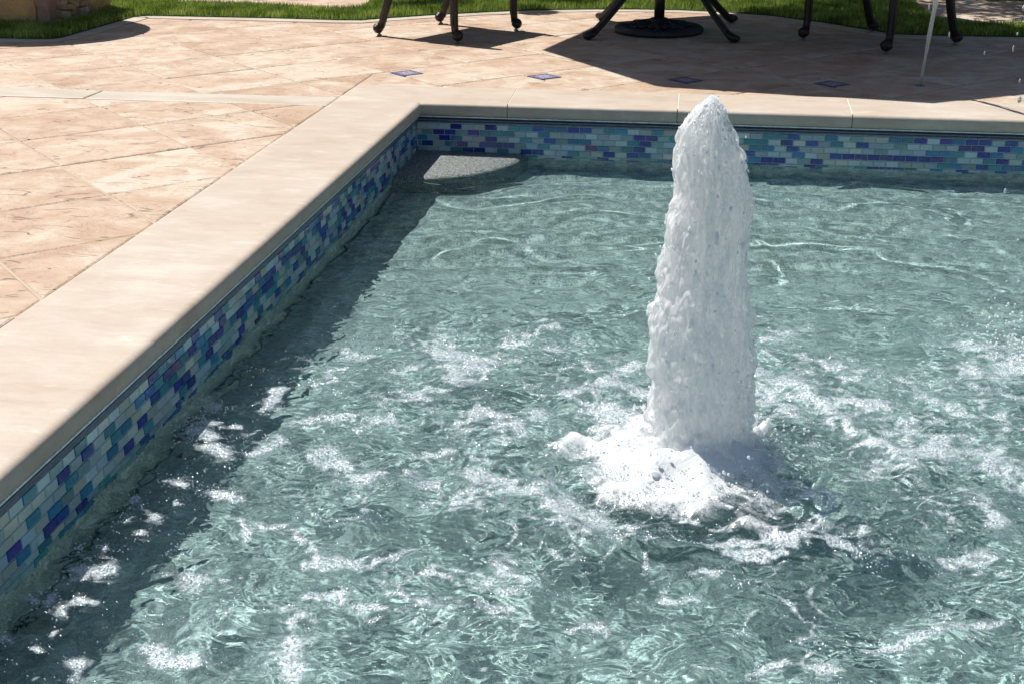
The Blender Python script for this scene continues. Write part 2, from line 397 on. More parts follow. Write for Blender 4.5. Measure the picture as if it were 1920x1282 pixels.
def edge_walk(poly, step=.045, amp=.0022, seed=0):
    out = []
    for i in range(len(poly)):
        a, b = Vector(poly[i]), Vector(poly[(i + 1) % len(poly)]); L = (b - a).length; k = max(1, int(L / step)); nrm = Vector((-(b - a).y, (b - a).x)) / max(L, 1e-6)
        for j in range(k):
            p = a.lerp(b, j / k)
            w = mnoise.noise(Vector((p.x * 17, p.y * 17, seed))) * amp * (1 if 0 < j < k else 0)
            q = p + nrm * w; out.append((q.x, q.y))
    return out
def slab(mb, poly, z=0., gap=.0045, seed=0.):
    if len(poly) < 3 or abs(area(poly)) < .0015: return
    if area(poly) < 0: poly = poly[::-1]
    clean = [p for i, p in enumerate(poly) if (Vector(p) - Vector(poly[i - 1])).length > 2e-3]
    if len(clean) < 3: return
    lo = inset(clean, gap * .5)
    if lo is None or area(lo) < .001: return
    lo = edge_walk(lo, seed=seed); hi = inset(lo, .0022); hi2 = inset(lo, .008)
    if hi is None or hi2 is None: return
    c = (random.random(), random.random(), 0); n = len(lo); dz = random.uniform(-.0012, .0012)
    v = [(x, y, z - .022) for x, y in lo] + [(x, y, z - .0028 + dz) for x, y in hi] + [(x, y, z + dz) for x, y in hi2]
    fs = [(i, (i + 1) % n, n + (i + 1) % n, n + i) for i in range(n)] + [(n + i, n + (i + 1) % n, 2 * n + (i + 1) % n, 2 * n + i) for i in range(n)]
    fs.append(tuple(2 * n + i for i in range(n))); mb.add(v, fs, c)
mb = MB(); S = .684; H = S / 2
def cells(x0, y0, rng_i, rng_j):
    for i in rng_i:
        for j in rng_j:
            if (i + j) % 2: continue
            cx, cy = x0 + i * H, y0 + j * H + H      # node is the lower corner
            yield [(cx, cy - H), (cx + H, cy), (cx, cy + H), (cx - H, cy)]
for q in cells(.005, -.263, range(-14, 3), range(-20, 3)):
    q = clip(clip(q, 0, -1, .103), -1, 0, CW + .004)
    slab(mb, q, seed=1)
for q in cells(-.684, .4305, range(-12, 20), range(-3, 14)):
    if q[2][1] < 3.9:
        a = clip(clip(q, 0, 1, .097), -1, 0, CW + .004); b = clip(clip(q, 0, 1, CW + .004), 1, 0, -(CW + .004))
        if all(p[1] >= CW + .004 for p in q): slab(mb, q, seed=2)
        else:
            if a: slab(mb, a, seed=2)
            if b: slab(mb, b, seed=2)
patio = mb.build('patio_paving', M['patio']); tag(patio, kind='structure')
g = MB(); g.box(-5.4, -CW - .002, -7.0, 4.05, -.05, -.0036); g.box(-CW - .002, 6.2, CW + .002, 4.05, -.05, -.0039)
tag(g.build('patio_bed', M['grout']), kind='structure')
# smooth band that runs into the pool corner
mb = MB(); x = -CW - .004
while x > -5.3:
    L = random.uniform(.9, 1.4); slab(mb, [(x - L, -.101), (x, -.100), (x, .093), (x - L, .095)], z=.001, gap=.003); x -= L
tag(mb.build('pavement_band', M['band']), kind='structure')

# ------------------------------------------------------------------ swimming pool
pool = empty('swimming_pool', (0, 0, 0)); tag(pool, 'rectangular pool shelf with pale stone coping and blue glass mosaic waterline', 'swimming pool')
PROF = [(CW, -.03), (CW, .001), (CW - .006, .004), (CW - .02, .004), (.060, .004), (.026, .004), (.020, .0039), (.012, .0026), (.0060, -.0005), (.002, -.0055), (.0004, -.011), (0, -.020), (.001, -.036), (.005, -.046), (.012, -.052), (.020, -.0545), (.045, -.0545)]
def sweep(name, path, ends=None):
    """path of (x,y); outward offset chosen per point; ends = slants"""
    mb = MB(); rings = []
    for (x, y, ox, oy) in path: rings.append([(x + u * ox, y + u * oy, z) for u, z in PROF])
    n = len(PROF); vs = [p for r in rings for p in r]; fs = []
    for i in range(len(rings) - 1):
        for k in range(n - 1): fs.append((i * n + k, i * n + k + 1, (i + 1) * n + k + 1, (i + 1) * n + k))
        fs.append((i * n + n - 1, i * n, (i + 1) * n, (i + 1) * n + n - 1))
    fs.append(tuple(range(n))); fs.append(tuple((len(rings) - 1) * n + k for k in range(n - 1, -1, -1)))
    mb.add(vs, fs); o = mb.build(name, M['coping'], pool)
    bm = bmesh.new(); bm.from_mesh(o.data); bmesh.ops.recalc_face_normals(bm, faces=bm.faces[:]); bm.to_mesh(o.data); bm.free()
    for p in o.data.polygons: p.use_smooth = len(p.vertices) == 4
    try: o.data.set_sharp_from_angle(angle=math.radians(35))
    except Exception: pass
    return o
J = [(.3815, -.035), (1.1145, -.010), (1.8415, .032), (2.64, -.79), (3.4, 0), (4.2, 0)]
gp = .0022
def run_pts(x0, s0, x1, s1, n=6):
    out = []
    for i in range(n + 1):
        t = i / n; out.append((x0 + (x1 - x0) * t, 0, s0 + (s1 - s0) * t, 1))
    return out
left = [(0, y, -1, 0) for y in np.linspace(-7.0, -.001, 30)]
sweep('coping_stone', left + [(0, 0, -1, 1)] + run_pts(.02, 0, J[0][0] - gp, J[0][1], 4))
for a, b in zip(J[:-1], J[1:]): sweep('coping_stone', run_pts(a[0] + gp, a[1], b[0] - gp, b[1]))
sweep('coping_stone', run_pts(4.2 + gp, 0, 5.4, 0))
mb = MB(); mb.box(.3, 5.4, .030, CW - .004, -.03, .0022); mb.box(.3, 5.4, .010, .0299, -.046, -.012)
mb.build('mortar_bed', M['cgrout'], pool)
# track profile under the lip
def strip(name, u0, u1, z0, z1, mat):
    mb = MB(); mb.box(-u1, -u0, -7.0, u0, z0, z1); mb.box(-u1, 5.4, u0, u1, z0, z1); return mb.build(name, mat, pool)
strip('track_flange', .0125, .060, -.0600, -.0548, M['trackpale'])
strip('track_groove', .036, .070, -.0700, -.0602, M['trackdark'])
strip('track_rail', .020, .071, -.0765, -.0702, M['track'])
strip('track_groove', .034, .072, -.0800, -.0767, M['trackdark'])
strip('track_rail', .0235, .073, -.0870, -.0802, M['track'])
# mosaic
PAL = [((.56, .74, .79), 28), ((.62, .72, .66), 13), ((.50, .68, .80), 12), ((.30, .50, .52), 9), ((.03, .26, .50), 13), ((.05, .34, .44), 10), ((.015, .025, .36), 10), ((.07, .06, .40), 5), ((.26, .11, .34), 1), ((.70, .74, .64), 8), ((.015, .10, .46), 11)]
cols = [c for c, w in PAL for _ in range(w)]
TP, TH, GR = .0522, .0258, .0022
def mosaic(name, flip):
    mb = MB(); r = 0; z = -.0895
    while r < 7:
        xo = -(r % 2) * TP / 2 - (.006 if not flip else .013)
        L = 5.4 if not flip else 7.0
        k = 0
        while xo + k * TP < L:
            a = max(0, xo + k * TP + GR / 2); b = xo + (k + 1) * TP - GR / 2; k += 1
            if b - a < .008: continue
            z1 = z - GR / 2; z0 = z - TH + GR / 2; c = random.choice(cols); kk = random.uniform(.52, .90); c = tuple(min(1, v * kk) for v in c)
            e = .0016; d = .0035 + random.uniform(-.0004, .0004)
            pr = [(a, z0, 0), (b, z0, 0), (b, z1, 0), (a, z1, 0), (a + e, z0 + e, d), (b - e, z0 + e, d), (b - e, z1 - e, d), (a + e, z1 - e, d)]
            fs = [(4, 5, 6, 7), (0, 1, 5, 4), (1, 2, 6, 5), (2, 3, 7, 6), (3, 0, 4, 7)]
            if not flip: vs = [(-REC + p, REC - q, s) for p, s, q in pr]
            else: vs = [(-REC + q, REC - p, s) for p, s, q in pr]
            mb.add(vs, fs if not flip else [f[::-1] for f in fs], c)
        z -= TH; r += 1
    return mb.build(name, M['tile'], pool)
mosaic('mosaic_band', False); mosaic('mosaic_band', True)
mb = MB(); zb = -.0895 - 7 * TH
mb.box(-.28, -REC, -7.0, REC, zb, -.0872); mb.box(-.28, 5.4, REC, .28, zb, -.0872); mb.build('tile_grout', M['tgrout'], pool)
mb = MB(); mb.box(-.28, -REC - .001, -7.0, REC, ZF - .2, zb - .0005); mb.box(-.28, 5.4, REC + .001, .28, ZF - .2, zb - .0005)
mb.box(5.1, 5.4, -7.0, REC, ZF - .2, -.02); mb.box(-.28, 5.4, -7.3, -7.0, ZF - .2, -.02); mb.build('pool_wall', M['floor'], pool)
mb = MB(); mb.box(-.02, 5.1, -7.0, .03, ZF - .2, ZF); mb.build('pool_floor', M['floor'], pool)
# quarter-round corner step, its top just awash
mb = MB(); n = 40; rr = .50; ox, oy = -REC, REC
prof = [(rr, ZF - .01), (rr, ZW - .028), (rr - .006, ZW - .010), (rr - .018, ZW + .003), (rr - .034, ZW + .009), (.2, ZW + .0105), (0.001, ZW + .0105)]
vs = []; fs = []
for r_, z_ in prof:
    for k in range(n + 1):
        a = -PI / 2 * k / n; vs.append((ox + r_ * math.cos(a), oy + r_ * math.sin(a), z_))
for i in range(len(prof) - 1):
    for k in range(n): fs.append((i * (n + 1) + k + 1, i * (n + 1) + k, (i + 1) * (n + 1) + k, (i + 1) * (n + 1) + k + 1))
mb.add(vs, [f[::-1] for f in fs], None, True); step = mb.build('corner_step', M['step'], pool)
bm = bmesh.new(); bm.from_mesh(step.data); bmesh.ops.recalc_face_normals(bm, faces=bm.faces[:]); bm.to_mesh(step.data); bm.free()

# ------------------------------------------------------------------ water surface
FX, FY = 1.262, -2.77             # fountain foot
def steps(a, b, f):               # graded coordinates
    out = [a]
    while out[-1] < b: out.append(out[-1] + f(out[-1]))
    return np.array(out)
gx = steps(-REC + .001, 5.099, lambda v: .0050 if v < 2.45 else (.007 if v < 3.2 else .03))
gy = steps(-REC + .001, 6.999, lambda v: (.0075 if v < 1.2 else .0052) if v < 4.0 else .04); gy = -gy[::-1]
X, Y = np.meshgrid(gx, gy)
r = np.hypot(X - FX, Y - FY); th = np.arctan2(Y - FY, X - FX)
f_low = field(1, 4.0, .8, 2.5); f_med = field(2, 2.5, 5, 14); f_swl = field(12, 3.0, 3, 7); f_hi = field(3, 1.6, 16, 45, N=1024); f_str = field(4, 3.0, 3, 8, ax=(2.4, 1.)); f_fine = field(5, 1.0, 30, 90, N=1024)
f_lowb = field(6, 4.0, 1.5, 5); f_rip = field(7, 2.0, 9, 18, ax=(2.5, 1.), N=1024)
chop = 1 - sst(Y + .18 * samp(f_low, X, Y), -2.05, -1.25)
chop = np.clip(chop * (.55 + .45 * (1 - sst(r, .5, 1.7))) + .16 * sst(X, 1.5, 2.3), 0, 1)
chop *= .45 + .55 * sst(X, -.05, .45)
calm = (1 - .75 * chop)
ph = 1.1 * samp(f_low, X, Y) + .5 * samp(f_lowb, X, Y)
Z = calm * (.0016 * np.sin(2 * PI * r / .30 + 2.0 * ph) + .0009 * np.sin(2 * PI * r / .155 + 2.6 * ph + 1.0) + .0011 * samp(f_str, X, Y) * .8 + .00022 * samp(f_rip, X, Y))
Z += chop * (.0036 * samp(f_swl, X, Y) + .0017 * samp(f_med, X, Y) + .0016 * samp(f_str, X, Y))
# swell and trough round the column's foot
wob = .05 * samp(f_lowb, X, Y)
Z += .030 * np.exp(-((r - .05) / .12) ** 2) - .012 * np.exp(-((r - .31 + wob) / .07) ** 2) + .012 * np.exp(-((r - .43 + wob) / .06) ** 2) * (.5 + .5 * np.cos(th + 1.1))
stepm = 1 - sst(np.hypot(X + REC, Y - REC), .47, .56)        # flattened over the step
Z *= 1 - .93 * stepm
Zw = ZW + Z
ny, nx = X.shape
V = np.stack([X.ravel(), Y.ravel(), Zw.ravel()], 1)
idx = np.arange(nx * ny).reshape(ny, nx)
Q = np.stack([idx[:-1, :-1].ravel(), idx[:-1, 1:].ravel(), idx[1:, 1:].ravel(), idx[1:, :-1].ravel()], 1)
water = mesh_np('water', V, Q, M['water'], smooth=True); tag(water, kind='structure'); vattr(water, 'chop', chop.ravel())

# ------------------------------------------------------------------ foam (lies on the water)
PX, PY = to_px(V); PX = PX.reshape(ny, nx); PY = PY.reshape(ny, nx)
STROKES = [  # (width, strength, points) traced floating froth
 (9, .9, [(950, 640), (1000, 622), (1050, 612)]), (30, 1, [(828, 650), (846, 690)]), (20, 1, [(846, 694), (900, 684), (925, 672)]), (14, .9, [(850, 712), (895, 705)]), (9, .9, [(955, 650), (985, 645)]),
 (20, .9, [(742, 742), (800, 738)]), (24, .9, [(860, 800), (905, 770), (950, 790), (968, 815)]), (15, .9, [(968, 790), (1010, 780)]), (17, .9, [(1050, 748), (1120, 722), (1165, 728), (1222, 735)]),
 (18, 1, [(1145, 698), (1178, 696)]), (10, .9, [(1100, 690), (1112, 690)]), (11, .8, [(1045, 655), (1075, 655)]), (10, .9, [(545, 792), (610, 790), (670, 786), (735, 782)]), (12, .8, [(650, 660), (690, 672)]), (10, .8, [(600, 720), (640, 690)]), (11, .8, [(560, 680), (575, 690)]),
 (20, .9, [(600, 856), (630, 868), (650, 890), (690, 902)]), (34, .9, [(905, 895), (960, 915), (1010, 925), (1060, 955), (1120, 985)]), (18, .8, [(770, 880), (820, 930), (850, 960), (905, 920)]), (12, .8, [(810, 855), (850, 850)]), (14, .8, [(740, 700), (775, 690)]),
 (22, .9, [(1405, 700), (1450, 712), (1510, 722)]), (20, .9, [(1560, 752), (1610, 752), (1650, 765), (1690, 800), (1740, 826)]), (24, .9, [(1740, 830), (1800, 842), (1860, 868), (1925, 905)]), (14, .85, [(1510, 672), (1570, 690), (1620, 706)]), (18, .8, [(1440, 640), (1475, 628)]),
 (20, .9, [(1500, 742), (1545, 762), (1590, 800), (1640, 830), (1700, 850)]), (30, .8, [(1640, 890), (1700, 868), (1740, 850), (1850, 850)]), (12, .8, [(1830, 750), (1880, 790), (1925, 806)]), (12, .8, [(1690, 712), (1740, 742)]), (10, .8, [(1780, 768), (1830, 790)]),
 (20, 1, [(1478, 912), (1530, 922), (1566, 945), (1548, 975), (1508, 1000), (1470, 1012)]), (16, 1, [(1470, 1010), (1420, 1016), (1345, 1022)]), (18, 1, [(1380, 1042), (1440, 1046), (1480, 1034)]), (14, 1, [(1510, 1000), (1560, 1022), (1602, 1022)]), (10, .8, [(1300, 1075), (1350, 1072)]), (10, .8, [(1610, 990), (1650, 1040)]),
 (24, 1, [(1105, 765), (1150, 780), (1200, 790)]), (20, 1, [(1130, 800), (1190, 805)]), (22, 1, [(1120, 780), (1180, 830)]),
 (13, 1, [(395, 762), (405, 762)]), (20, 1, [(368, 808), (395, 818)]), (24, 1, [(398, 838), (412, 846)]), (8, 1, [(382, 792), (408, 792)]), (8, 1, [(438, 802), (452, 802)]), (15, 1, [(520, 735), (505, 765)]), (17, 1, [(475, 850), (520, 830)]), (15, 1, [(404, 928), (440, 936)]),
 (8, 1, [(312, 905), (350, 908)]), (13, 1, [(238, 975), (240, 975)]), (11, 1, [(265, 998), (266, 998)]), (12, 1, [(288, 972), (288, 972)]), (11, 1, [(252, 936), (254, 938)]), (10, 1, [(325, 944), (330, 942)]), (9, 1, [(147, 1032), (147, 1032)]), (9, 1, [(192, 1025), (193, 1025)]), (20, 1, [(150, 1068), (155, 1075)]), (16, 1, [(190, 1075), (205, 1066)]), (12, 1, [(135, 1090), (155, 1088)]), (13, 1, [(140, 1126), (180, 1130)]),
 (12, 1, [(58, 1126), (66, 1126)]), (11, 1, [(90, 1130), (100, 1120)]), (10, 1, [(105, 1186), (100, 1192)]), (11, 1, [(68, 1218), (70, 1220)]), (16, 1, [(148, 1245), (142, 1272)]), (9, 1, [(8, 1196), (14, 1200)]), (11, 1, [(116, 1140), (112, 1150)]),
 (24, 1, [(285, 1222), (310, 1246), (365, 1240)]), (22, 1, [(355, 1084), (372, 1090)]), (9, 1, [(418, 1092), (425, 1090)]), (8, 1, [(455, 975), (460, 1010)]), (9, .9, [(495, 988), (530, 988)]), (15, .9, [(556, 1000), (575, 1030), (590, 1058), (640, 1058)]), (12, .9, [(640, 1060), (700, 1058), (762, 1040)]),
 (20, .9, [(595, 1115), (640, 1122)]), (15, .9, [(690, 1140), (760, 1146), (800, 1132)]), (24, .9, [(560, 1165), (548, 1210), (545, 1275)]), (20, .9, [(930, 1068), (985, 1082)]), (12, .9, [(925, 1105), (980, 1108)]), (12, .9, [(800, 1065), (840, 1082)]), (14, .8, [(890, 1130), (940, 1140)]),
 (30, .75, [(1790, 1056), (1840, 1066)]), (15, .9, [(1640, 1222), (1700, 1200), (1760, 1178), (1850, 1172)]), (26, .7, [(1840, 925), (1862, 985)]), (14, .9, [(1410, 1265), (1480, 1250), (1560, 1255)]), (10, .8, [(1080, 1180), (1140, 1190)]), (12, .8, [(1030, 1040), (1070, 1052)]), (14, .8, [(1240, 1120), (1290, 1130)]),
 (16, .8, [(1440, 790), (1480, 775)]), (20, .9, [(1415, 730), (1440, 755), (1490, 772)]), (30, .8, [(1830, 645), (1850, 660), (1875, 672)]), (38, .9, [(1885, 690), (1930, 672)]), (20, .8, [(1800, 700), (1850, 700)]), (14, .8, [(1700, 800), (1760, 790)]), (12, .8, [(1840, 730), (1900, 745)])]
fm = np.zeros_like(X); warpx = 9 * samp(f_med, X * 1.3, Y * 1.3) + 3.5 * samp(f_hi, X, Y); warpy = 4.5 * samp(f_med, Y, X) + 2 * samp(f_hi, Y, X)
vis = (PX > -60) & (PX < 1990) & (PY > 560) & (PY < 1340)
wk = .30 + .70 * sst(PX, 430, 620); qx = (PX + warpx * wk)[vis]; qy = (PY + warpy * wk)[vis]; acc = np.zeros(qx.shape)
for w, s, pts in STROKES:
    w = w * 1.12; best = np.full(qx.shape, 1e9)
    for (ax_, ay_), (bx_, by_) in zip(pts[:-1], pts[1:]):
        dx, dy = bx_ - ax_, by_ - ay_; L2 = dx * dx + dy * dy + 1e-6
        t = np.clip(((qx - ax_) * dx + (qy - ay_) * dy) / L2, 0, 1)
        best = np.minimum(best, np.hypot(qx - ax_ - t * dx, (qy - ay_ - t * dy) * 1.5))
    acc = np.maximum(acc, s * np.maximum(np.clip(1.30 - best / w, 0, 1), .42 * np.clip(1.25 - best / (2.1 * w), 0, 1)))
fm[vis] = acc
nz = samp(f_med, X + 3, Y) * .5 + samp(f_hi, X, Y) * .35
fm = np.clip(fm + .26 * nz * (fm > 0) * (.4 + .6 * sst(PX, 430, 620)), 0, 1) * (fm > 0)
# thin lacy streaks and stray bubbles drifting on the chop
lace = np.clip(1 - np.abs(samp(field(8, 2.2, 2.5, 8), X, Y)) / .30, 0, 1) * sst(samp(field(9, 3., 1.2, 4), X, Y), -.1, .9)
lace2 = np.clip(1 - np.abs(samp(field(41, 1.7, 4, 12), X, Y)) / .24, 0, 1) * sst(samp(field(42, 2.6, 1.5, 5), X, Y), .2, 1.0)
lace = np.maximum(lace, .9 * lace2)
dens = (1 - sst(Y, -2.45, -1.75)) * (.45 + .55 * np.exp(-(r / .9) ** 2)) * sst(X, .15, .6)
fm = np.maximum(fm, lace * dens * 1.05 * (1 + .3 * samp(f_hi, Y, X)))
spk = sst(samp(field(10, 1.5, 18, 40, N=1024), X, Y), 1.75, 2.6) * (1 - sst(Y, -2.5, -1.9)) * (.6 + .4 * sst(X, .1, .6))
fm = np.maximum(fm, spk * .62)
# froth heaped round the foot of the column, thrown to the near left
rb = r / (1 + .40 * np.cos(th + 2.3)) - .03 * samp(f_lowb, X, Y) - .016 * samp(f_med, X, Y) - .006 * samp(f_hi, X, Y)
base = 1 - sst(rb, .15, .30)
fm = np.maximum(fm, base)
fm *= 1 - stepm
haze = np.exp(-(r / .36) ** 2) * .0
sel = fm > .05
vs_ = sel.ravel(); qs = vs_[Q].any(1); used = np.unique(Q[qs]); remap = -np.ones(nx * ny, dtype=np.int64); remap[used] = np.arange(len(used))
FV = V[used].copy(); ff = fm.ravel()[used]
frr = np.hypot(FV[:, 0] - FX, FV[:, 1] - FY - .02); fth = np.arctan2(FV[:, 1] - FY, FV[:, 0] - FX); FV[:, 2] += .034 * (.55 + .45 * np.cos(fth + 2.4)) * np.exp(-(np.clip(frr - .100, 0, None) / .034) ** 1.2) * (.80 + .30 * samp(f_lowb, FV[:, 0], FV[:, 1]) + .14 * samp(f_med, FV[:, 0], FV[:, 1]))
FV[:, 2] += .0014 + .0012 * np.sqrt(np.clip(ff, 0, 1)) + .012 * base.ravel()[used] ** 1.5 * (1 + .25 * samp(f_med, FV[:, 0], FV[:, 1]))
foam = mesh_np('foam', FV, remap[Q[qs]], M['foam'], smooth=True); vattr(foam, 'foam', ff); vattr(foam, 'heap', sst(base.ravel()[used], .15, .8))
tag(foam, 'white bubbly foam drifting in streaks over the churned water', 'foam', kind='stuff')

# loose bubbles that glint on the froth and the chop
clus = sst(samp(f_med, X + 1, Y + 2) * .6 + samp(f_str, X, Y), .9, 2.0)
wgt = (np.clip(fm, 0, 1) ** 1.2 * (1 - .6 * base) + (.012 + .55 * clus) * chop * (1 - sst(Y, -2.3, -1.7)) + (.004 + .12 * clus) * chop * sst(X, 1.4, 2.2)) * (PY < 1330) * (PX < 1990) * (PX > -60) * (1 - stepm)
cellA = np.gradient(gx)[None, :] * np.gradient(gy)[:, None]; wgt = (wgt * cellA).ravel(); wgt /= wgt.sum()
nbub = 32000; pick = rng.choice(len(wgt), nbub, p=wgt); bc = V[pick].copy(); bc[:, :2] += rng.uniform(-.003, .003, (nbub, 2)); br = np.where(rng.random(nbub) > .55, rng.uniform(.0018, .0027, nbub), rng.uniform(.0008, .0014, nbub))
bc[:, 2] += .003 + .012 * np.clip(base.ravel()[pick], 0, 1)
t1 = np.linspace(0, PI, 6)[1:-1]; t2 = np.linspace(0, 2 * PI, 8, endpoint=False)
US = np.array([(0, 0, -1)] + [(math.sin(a) * math.cos(b), math.sin(a) * math.sin(b), -math.cos(a)) for a in t1 for b in t2] + [(0, 0, 1)])
UF = []
for k in range(8):
    UF += [(0, 1 + (k + 1) % 8, 1 + k), (33, 25 + k, 25 + (k + 1) % 8)]
    for j in range(3):
        a = 1 + j * 8; UF += [(a + k, a + (k + 1) % 8, a + 8 + (k + 1) % 8), (a + k, a + 8 + (k + 1) % 8, a + 8 + k)]
UF = np.array(UF)
BB = bc[:, None, :] + US[None] * br[:, None, None] * np.array([1, 1, .8])
bub = mesh_np('foam_bubbles', BB.reshape(-1, 3), (np.arange(nbub)[:, None, None] * len(US) + UF[None]).reshape(-1, 3), M['bub'], smooth=True)
tag(bub, 'tiny glinting bubbles scattered over the foam and choppy water', 'bubbles', kind='stuff')

# ------------------------------------------------------------------ fountain column
OUT = [(180, 1330, 1342), (186, 1322, 1351), (195, 1312, 1357), (218, 1289, 1364), (242, 1276, 1372), (265, 1271, 1382), (291, 1266, 1390), (324, 1268, 1402), (371, 1262, 1407), (406, 1252, 1407), (429, 1248, 1401), (460, 1247, 1398),
       (500, 1240, 1402), (540, 1229, 1404), (600, 1219, 1411), (650, 1217, 1414), (700, 1221, 1411), (760, 1222, 1411), (805, 1224, 1413), (835, 1222, 1418), (858, 1212, 1426), (880, 1200, 1436)]
rows = []
for y_, a, b in OUT:
    A = at_y(a, y_, FY + .02); B = at_y(b, y_, FY + .02); rows.append((A[2], (A[0] + B[0]) / 2, (B[0] - A[0]) / 2))
rows.sort(); zs = np.array([q[0] for q in rows]); cxs = np.array([q[1] for q in rows]); rs = np.array([q[2] for q in rows])
nzr, na = 300, 220
zz = np.linspace(zs[0], zs[-1], nzr); cc_ = np.interp(zz, zs, cxs); rad = np.interp(zz, zs, rs)
TH_, ZZ = np.meshgrid(np.linspace(0, 2 * PI, na, endpoint=False), zz)
RR = np.repeat(rad[:, None], na, 1); CC = np.repeat(cc_[:, None], na, 1)
fa = field(21, 2 * PI, .35, 1.1, ax=(1., 2.2)); fb = field(22, 2 * PI, 1.2, 3.5, ax=(1., 4.)); fc = field(23, 2 * PI, 2.5, 6, ax=(1., 2.))
tz = ZZ * 9
fd = field(25, 2 * PI, 3.0, 9, ax=(1., 1.3)); fe_ = field(26, 2 * PI, 1.0, 3, ax=(1., 1.2))
disp = .0045 * samp(fa, TH_, tz) + .0026 * samp(fb, TH_, tz) + .0008 * samp(fc, TH_, tz) + .0004 * np.maximum(samp(fd, TH_, tz), -.3) + .0024 * samp(fe_, TH_, tz) - .009
RR = RR + disp * np.clip(RR / .05, .15, 1)
CV = np.stack([CC + RR * np.cos(TH_), FY + .02 + RR * .92 * np.sin(TH_), ZZ], 2).reshape(-1, 3)
ii = np.arange(nzr * na).reshape(nzr, na); jj = np.roll(ii, -1, 1)
CQ = np.stack([ii[:-1].ravel(), jj[:-1].ravel(), jj[1:].ravel(), ii[1:].ravel()], 1)
fount = mesh_np('water_fountain', CV, CQ, M['aer'], smooth=True)
tag(fount, 'tall white frothing column of water rising from the pool', 'fountain')
# ragged outer sheet of falling strands and the soft skirt where it meets the pool
zz2 = np.linspace(zs[0] - .02, zs[-1] - .02, 240); T2, Z2 = np.meshgrid(np.linspace(0, 2 * PI, 200, endpoint=False), zz2)
rad2 = np.interp(zz2, zs, rs)[:, None] + 0 * T2; tz2 = Z2 * 9
flare = .10 * np.exp(-np.clip(Z2 - ZW, 0, None) / .045) * (.62 + .55 * np.cos(T2 - 3.9) + .22 * samp(fe_, T2, tz2 * .2))
R2 = rad2 - .0035 * np.clip(rad2 / .05, .1, 1) + (.0015 + .0045 * samp(field(31, 2 * PI, .8, 2.6, ax=(1., 1.6)), T2, tz2) + .0025 * samp(field(32, 2 * PI, 3, 8, ax=(1., 2.)), T2, tz2)) * np.clip(rad2 / .05, .1, 1) + flare
C2 = np.interp(zz2, zs, cxs)[:, None] + 0 * T2
VV = np.stack([C2 + R2 * np.cos(T2), FY + .02 + R2 * .92 * np.sin(T2), Z2], 2).reshape(-1, 3)
i2 = np.arange(240 * 200).reshape(240, 200); j2 = np.roll(i2, -1, 1)
veil = mesh_np('water_veil', VV, np.stack([i2[:-1].ravel(), j2[:-1].ravel(), j2[1:].ravel(), i2[1:].ravel()], 1), M['veil'], fount, smooth=True)
vattr(veil, 'veil', (.95 - .35 * sst(flare, .02, .07)).ravel())
mb = MB()
def nearcol(z): return np.interp(z, zs, cxs), np.interp(z, zs, rs)
for k in range(400):                                       # clumps and beads thrown off the column
    t = random.random() ** .85; z = zs[0] + (zs[-1] - zs[0]) * t; a = random.uniform(0, 2 * PI); cx_, r0 = nearcol(z)
    big = random.random() < .14; off = random.choice([0, .001, .003]) if big else random.choice([.003, .006, .010, .016, .026]) * random.random()
    q = random.uniform(.0025, .005) if big else random.uniform(.0009, .0026)
    mb.ball((cx_ + (r0 + off) * math.cos(a), FY + .02 + (r0 + off) * .92 * math.sin(a), z), q, 9, 7, sz=random.uniform(1.2, 3.2) if big else random.uniform(1, 1.8))
for k in range(170):                                       # broken crown
    a = random.uniform(0, 2 * PI); z = zs[-1] - abs(random.gauss(0, .05)) - .010; cx_, r0 = nearcol(z); r0 = max(0, r0 - .006)
    mb.ball((cx_ + (r0 + random.uniform(-.002, .004)) * math.cos(a), FY + .02 + (r0 + .002) * math.sin(a), z), random.uniform(.001, .0032), 9, 7, sz=random.uniform(.8, 1.6))
for k in range(420):                                       # splash ring round the foot
    a = random.uniform(0, 2 * PI); d = random.gauss(.165, .045); q = random.uniform(.001, .0034)
    mb.ball((FX + d * math.cos(a), FY + d * math.sin(a), ZW + .014 + random.random() ** 2.2 * .085), q, 8, 6, sz=random.uniform(.9, 1.7))
for k in range(24):                                        # leaping tongues
    a = random.uniform(0, 2 * PI); d = random.uniform(.125, .20); hh_ = random.uniform(.010, .032); x0, y0 = FX + d * math.cos(a), FY + d * math.sin(a); lx, ly = math.cos(a) * .02, math.sin(a) * .02
    mb.tube([(x0, y0, ZW), (x0 + lx * .4, y0 + ly * .4, ZW + hh_ * .55), (x0 + lx, y0 + ly, ZW + hh_), (x0 + lx * 1.3, y0 + ly * 1.3, ZW + hh_ * 1.1)], [.018, .011, .006, .002], 9)
o = mb.build('droplets', M['drop'], fount); o['kind'] = 'stuff'

# small splash at the right where the deck jet comes down
mb = MB(); SX, SY = 2.03, -2.04
for k in range(190):
    a = random.uniform(0, 2 * PI); d = abs(random.gauss(0, .10))
    mb.ball((SX + .06 + d * math.cos(a), SY + d * math.sin(a), ZW + random.random() ** 2 * .12 + .01), random.uniform(.0015, .004), 8, 6)
spl = mb.build('water_splash', M['drop']); tag(spl, 'small spiky splash of drops at the right edge of the pool', 'splash', kind='stuff')

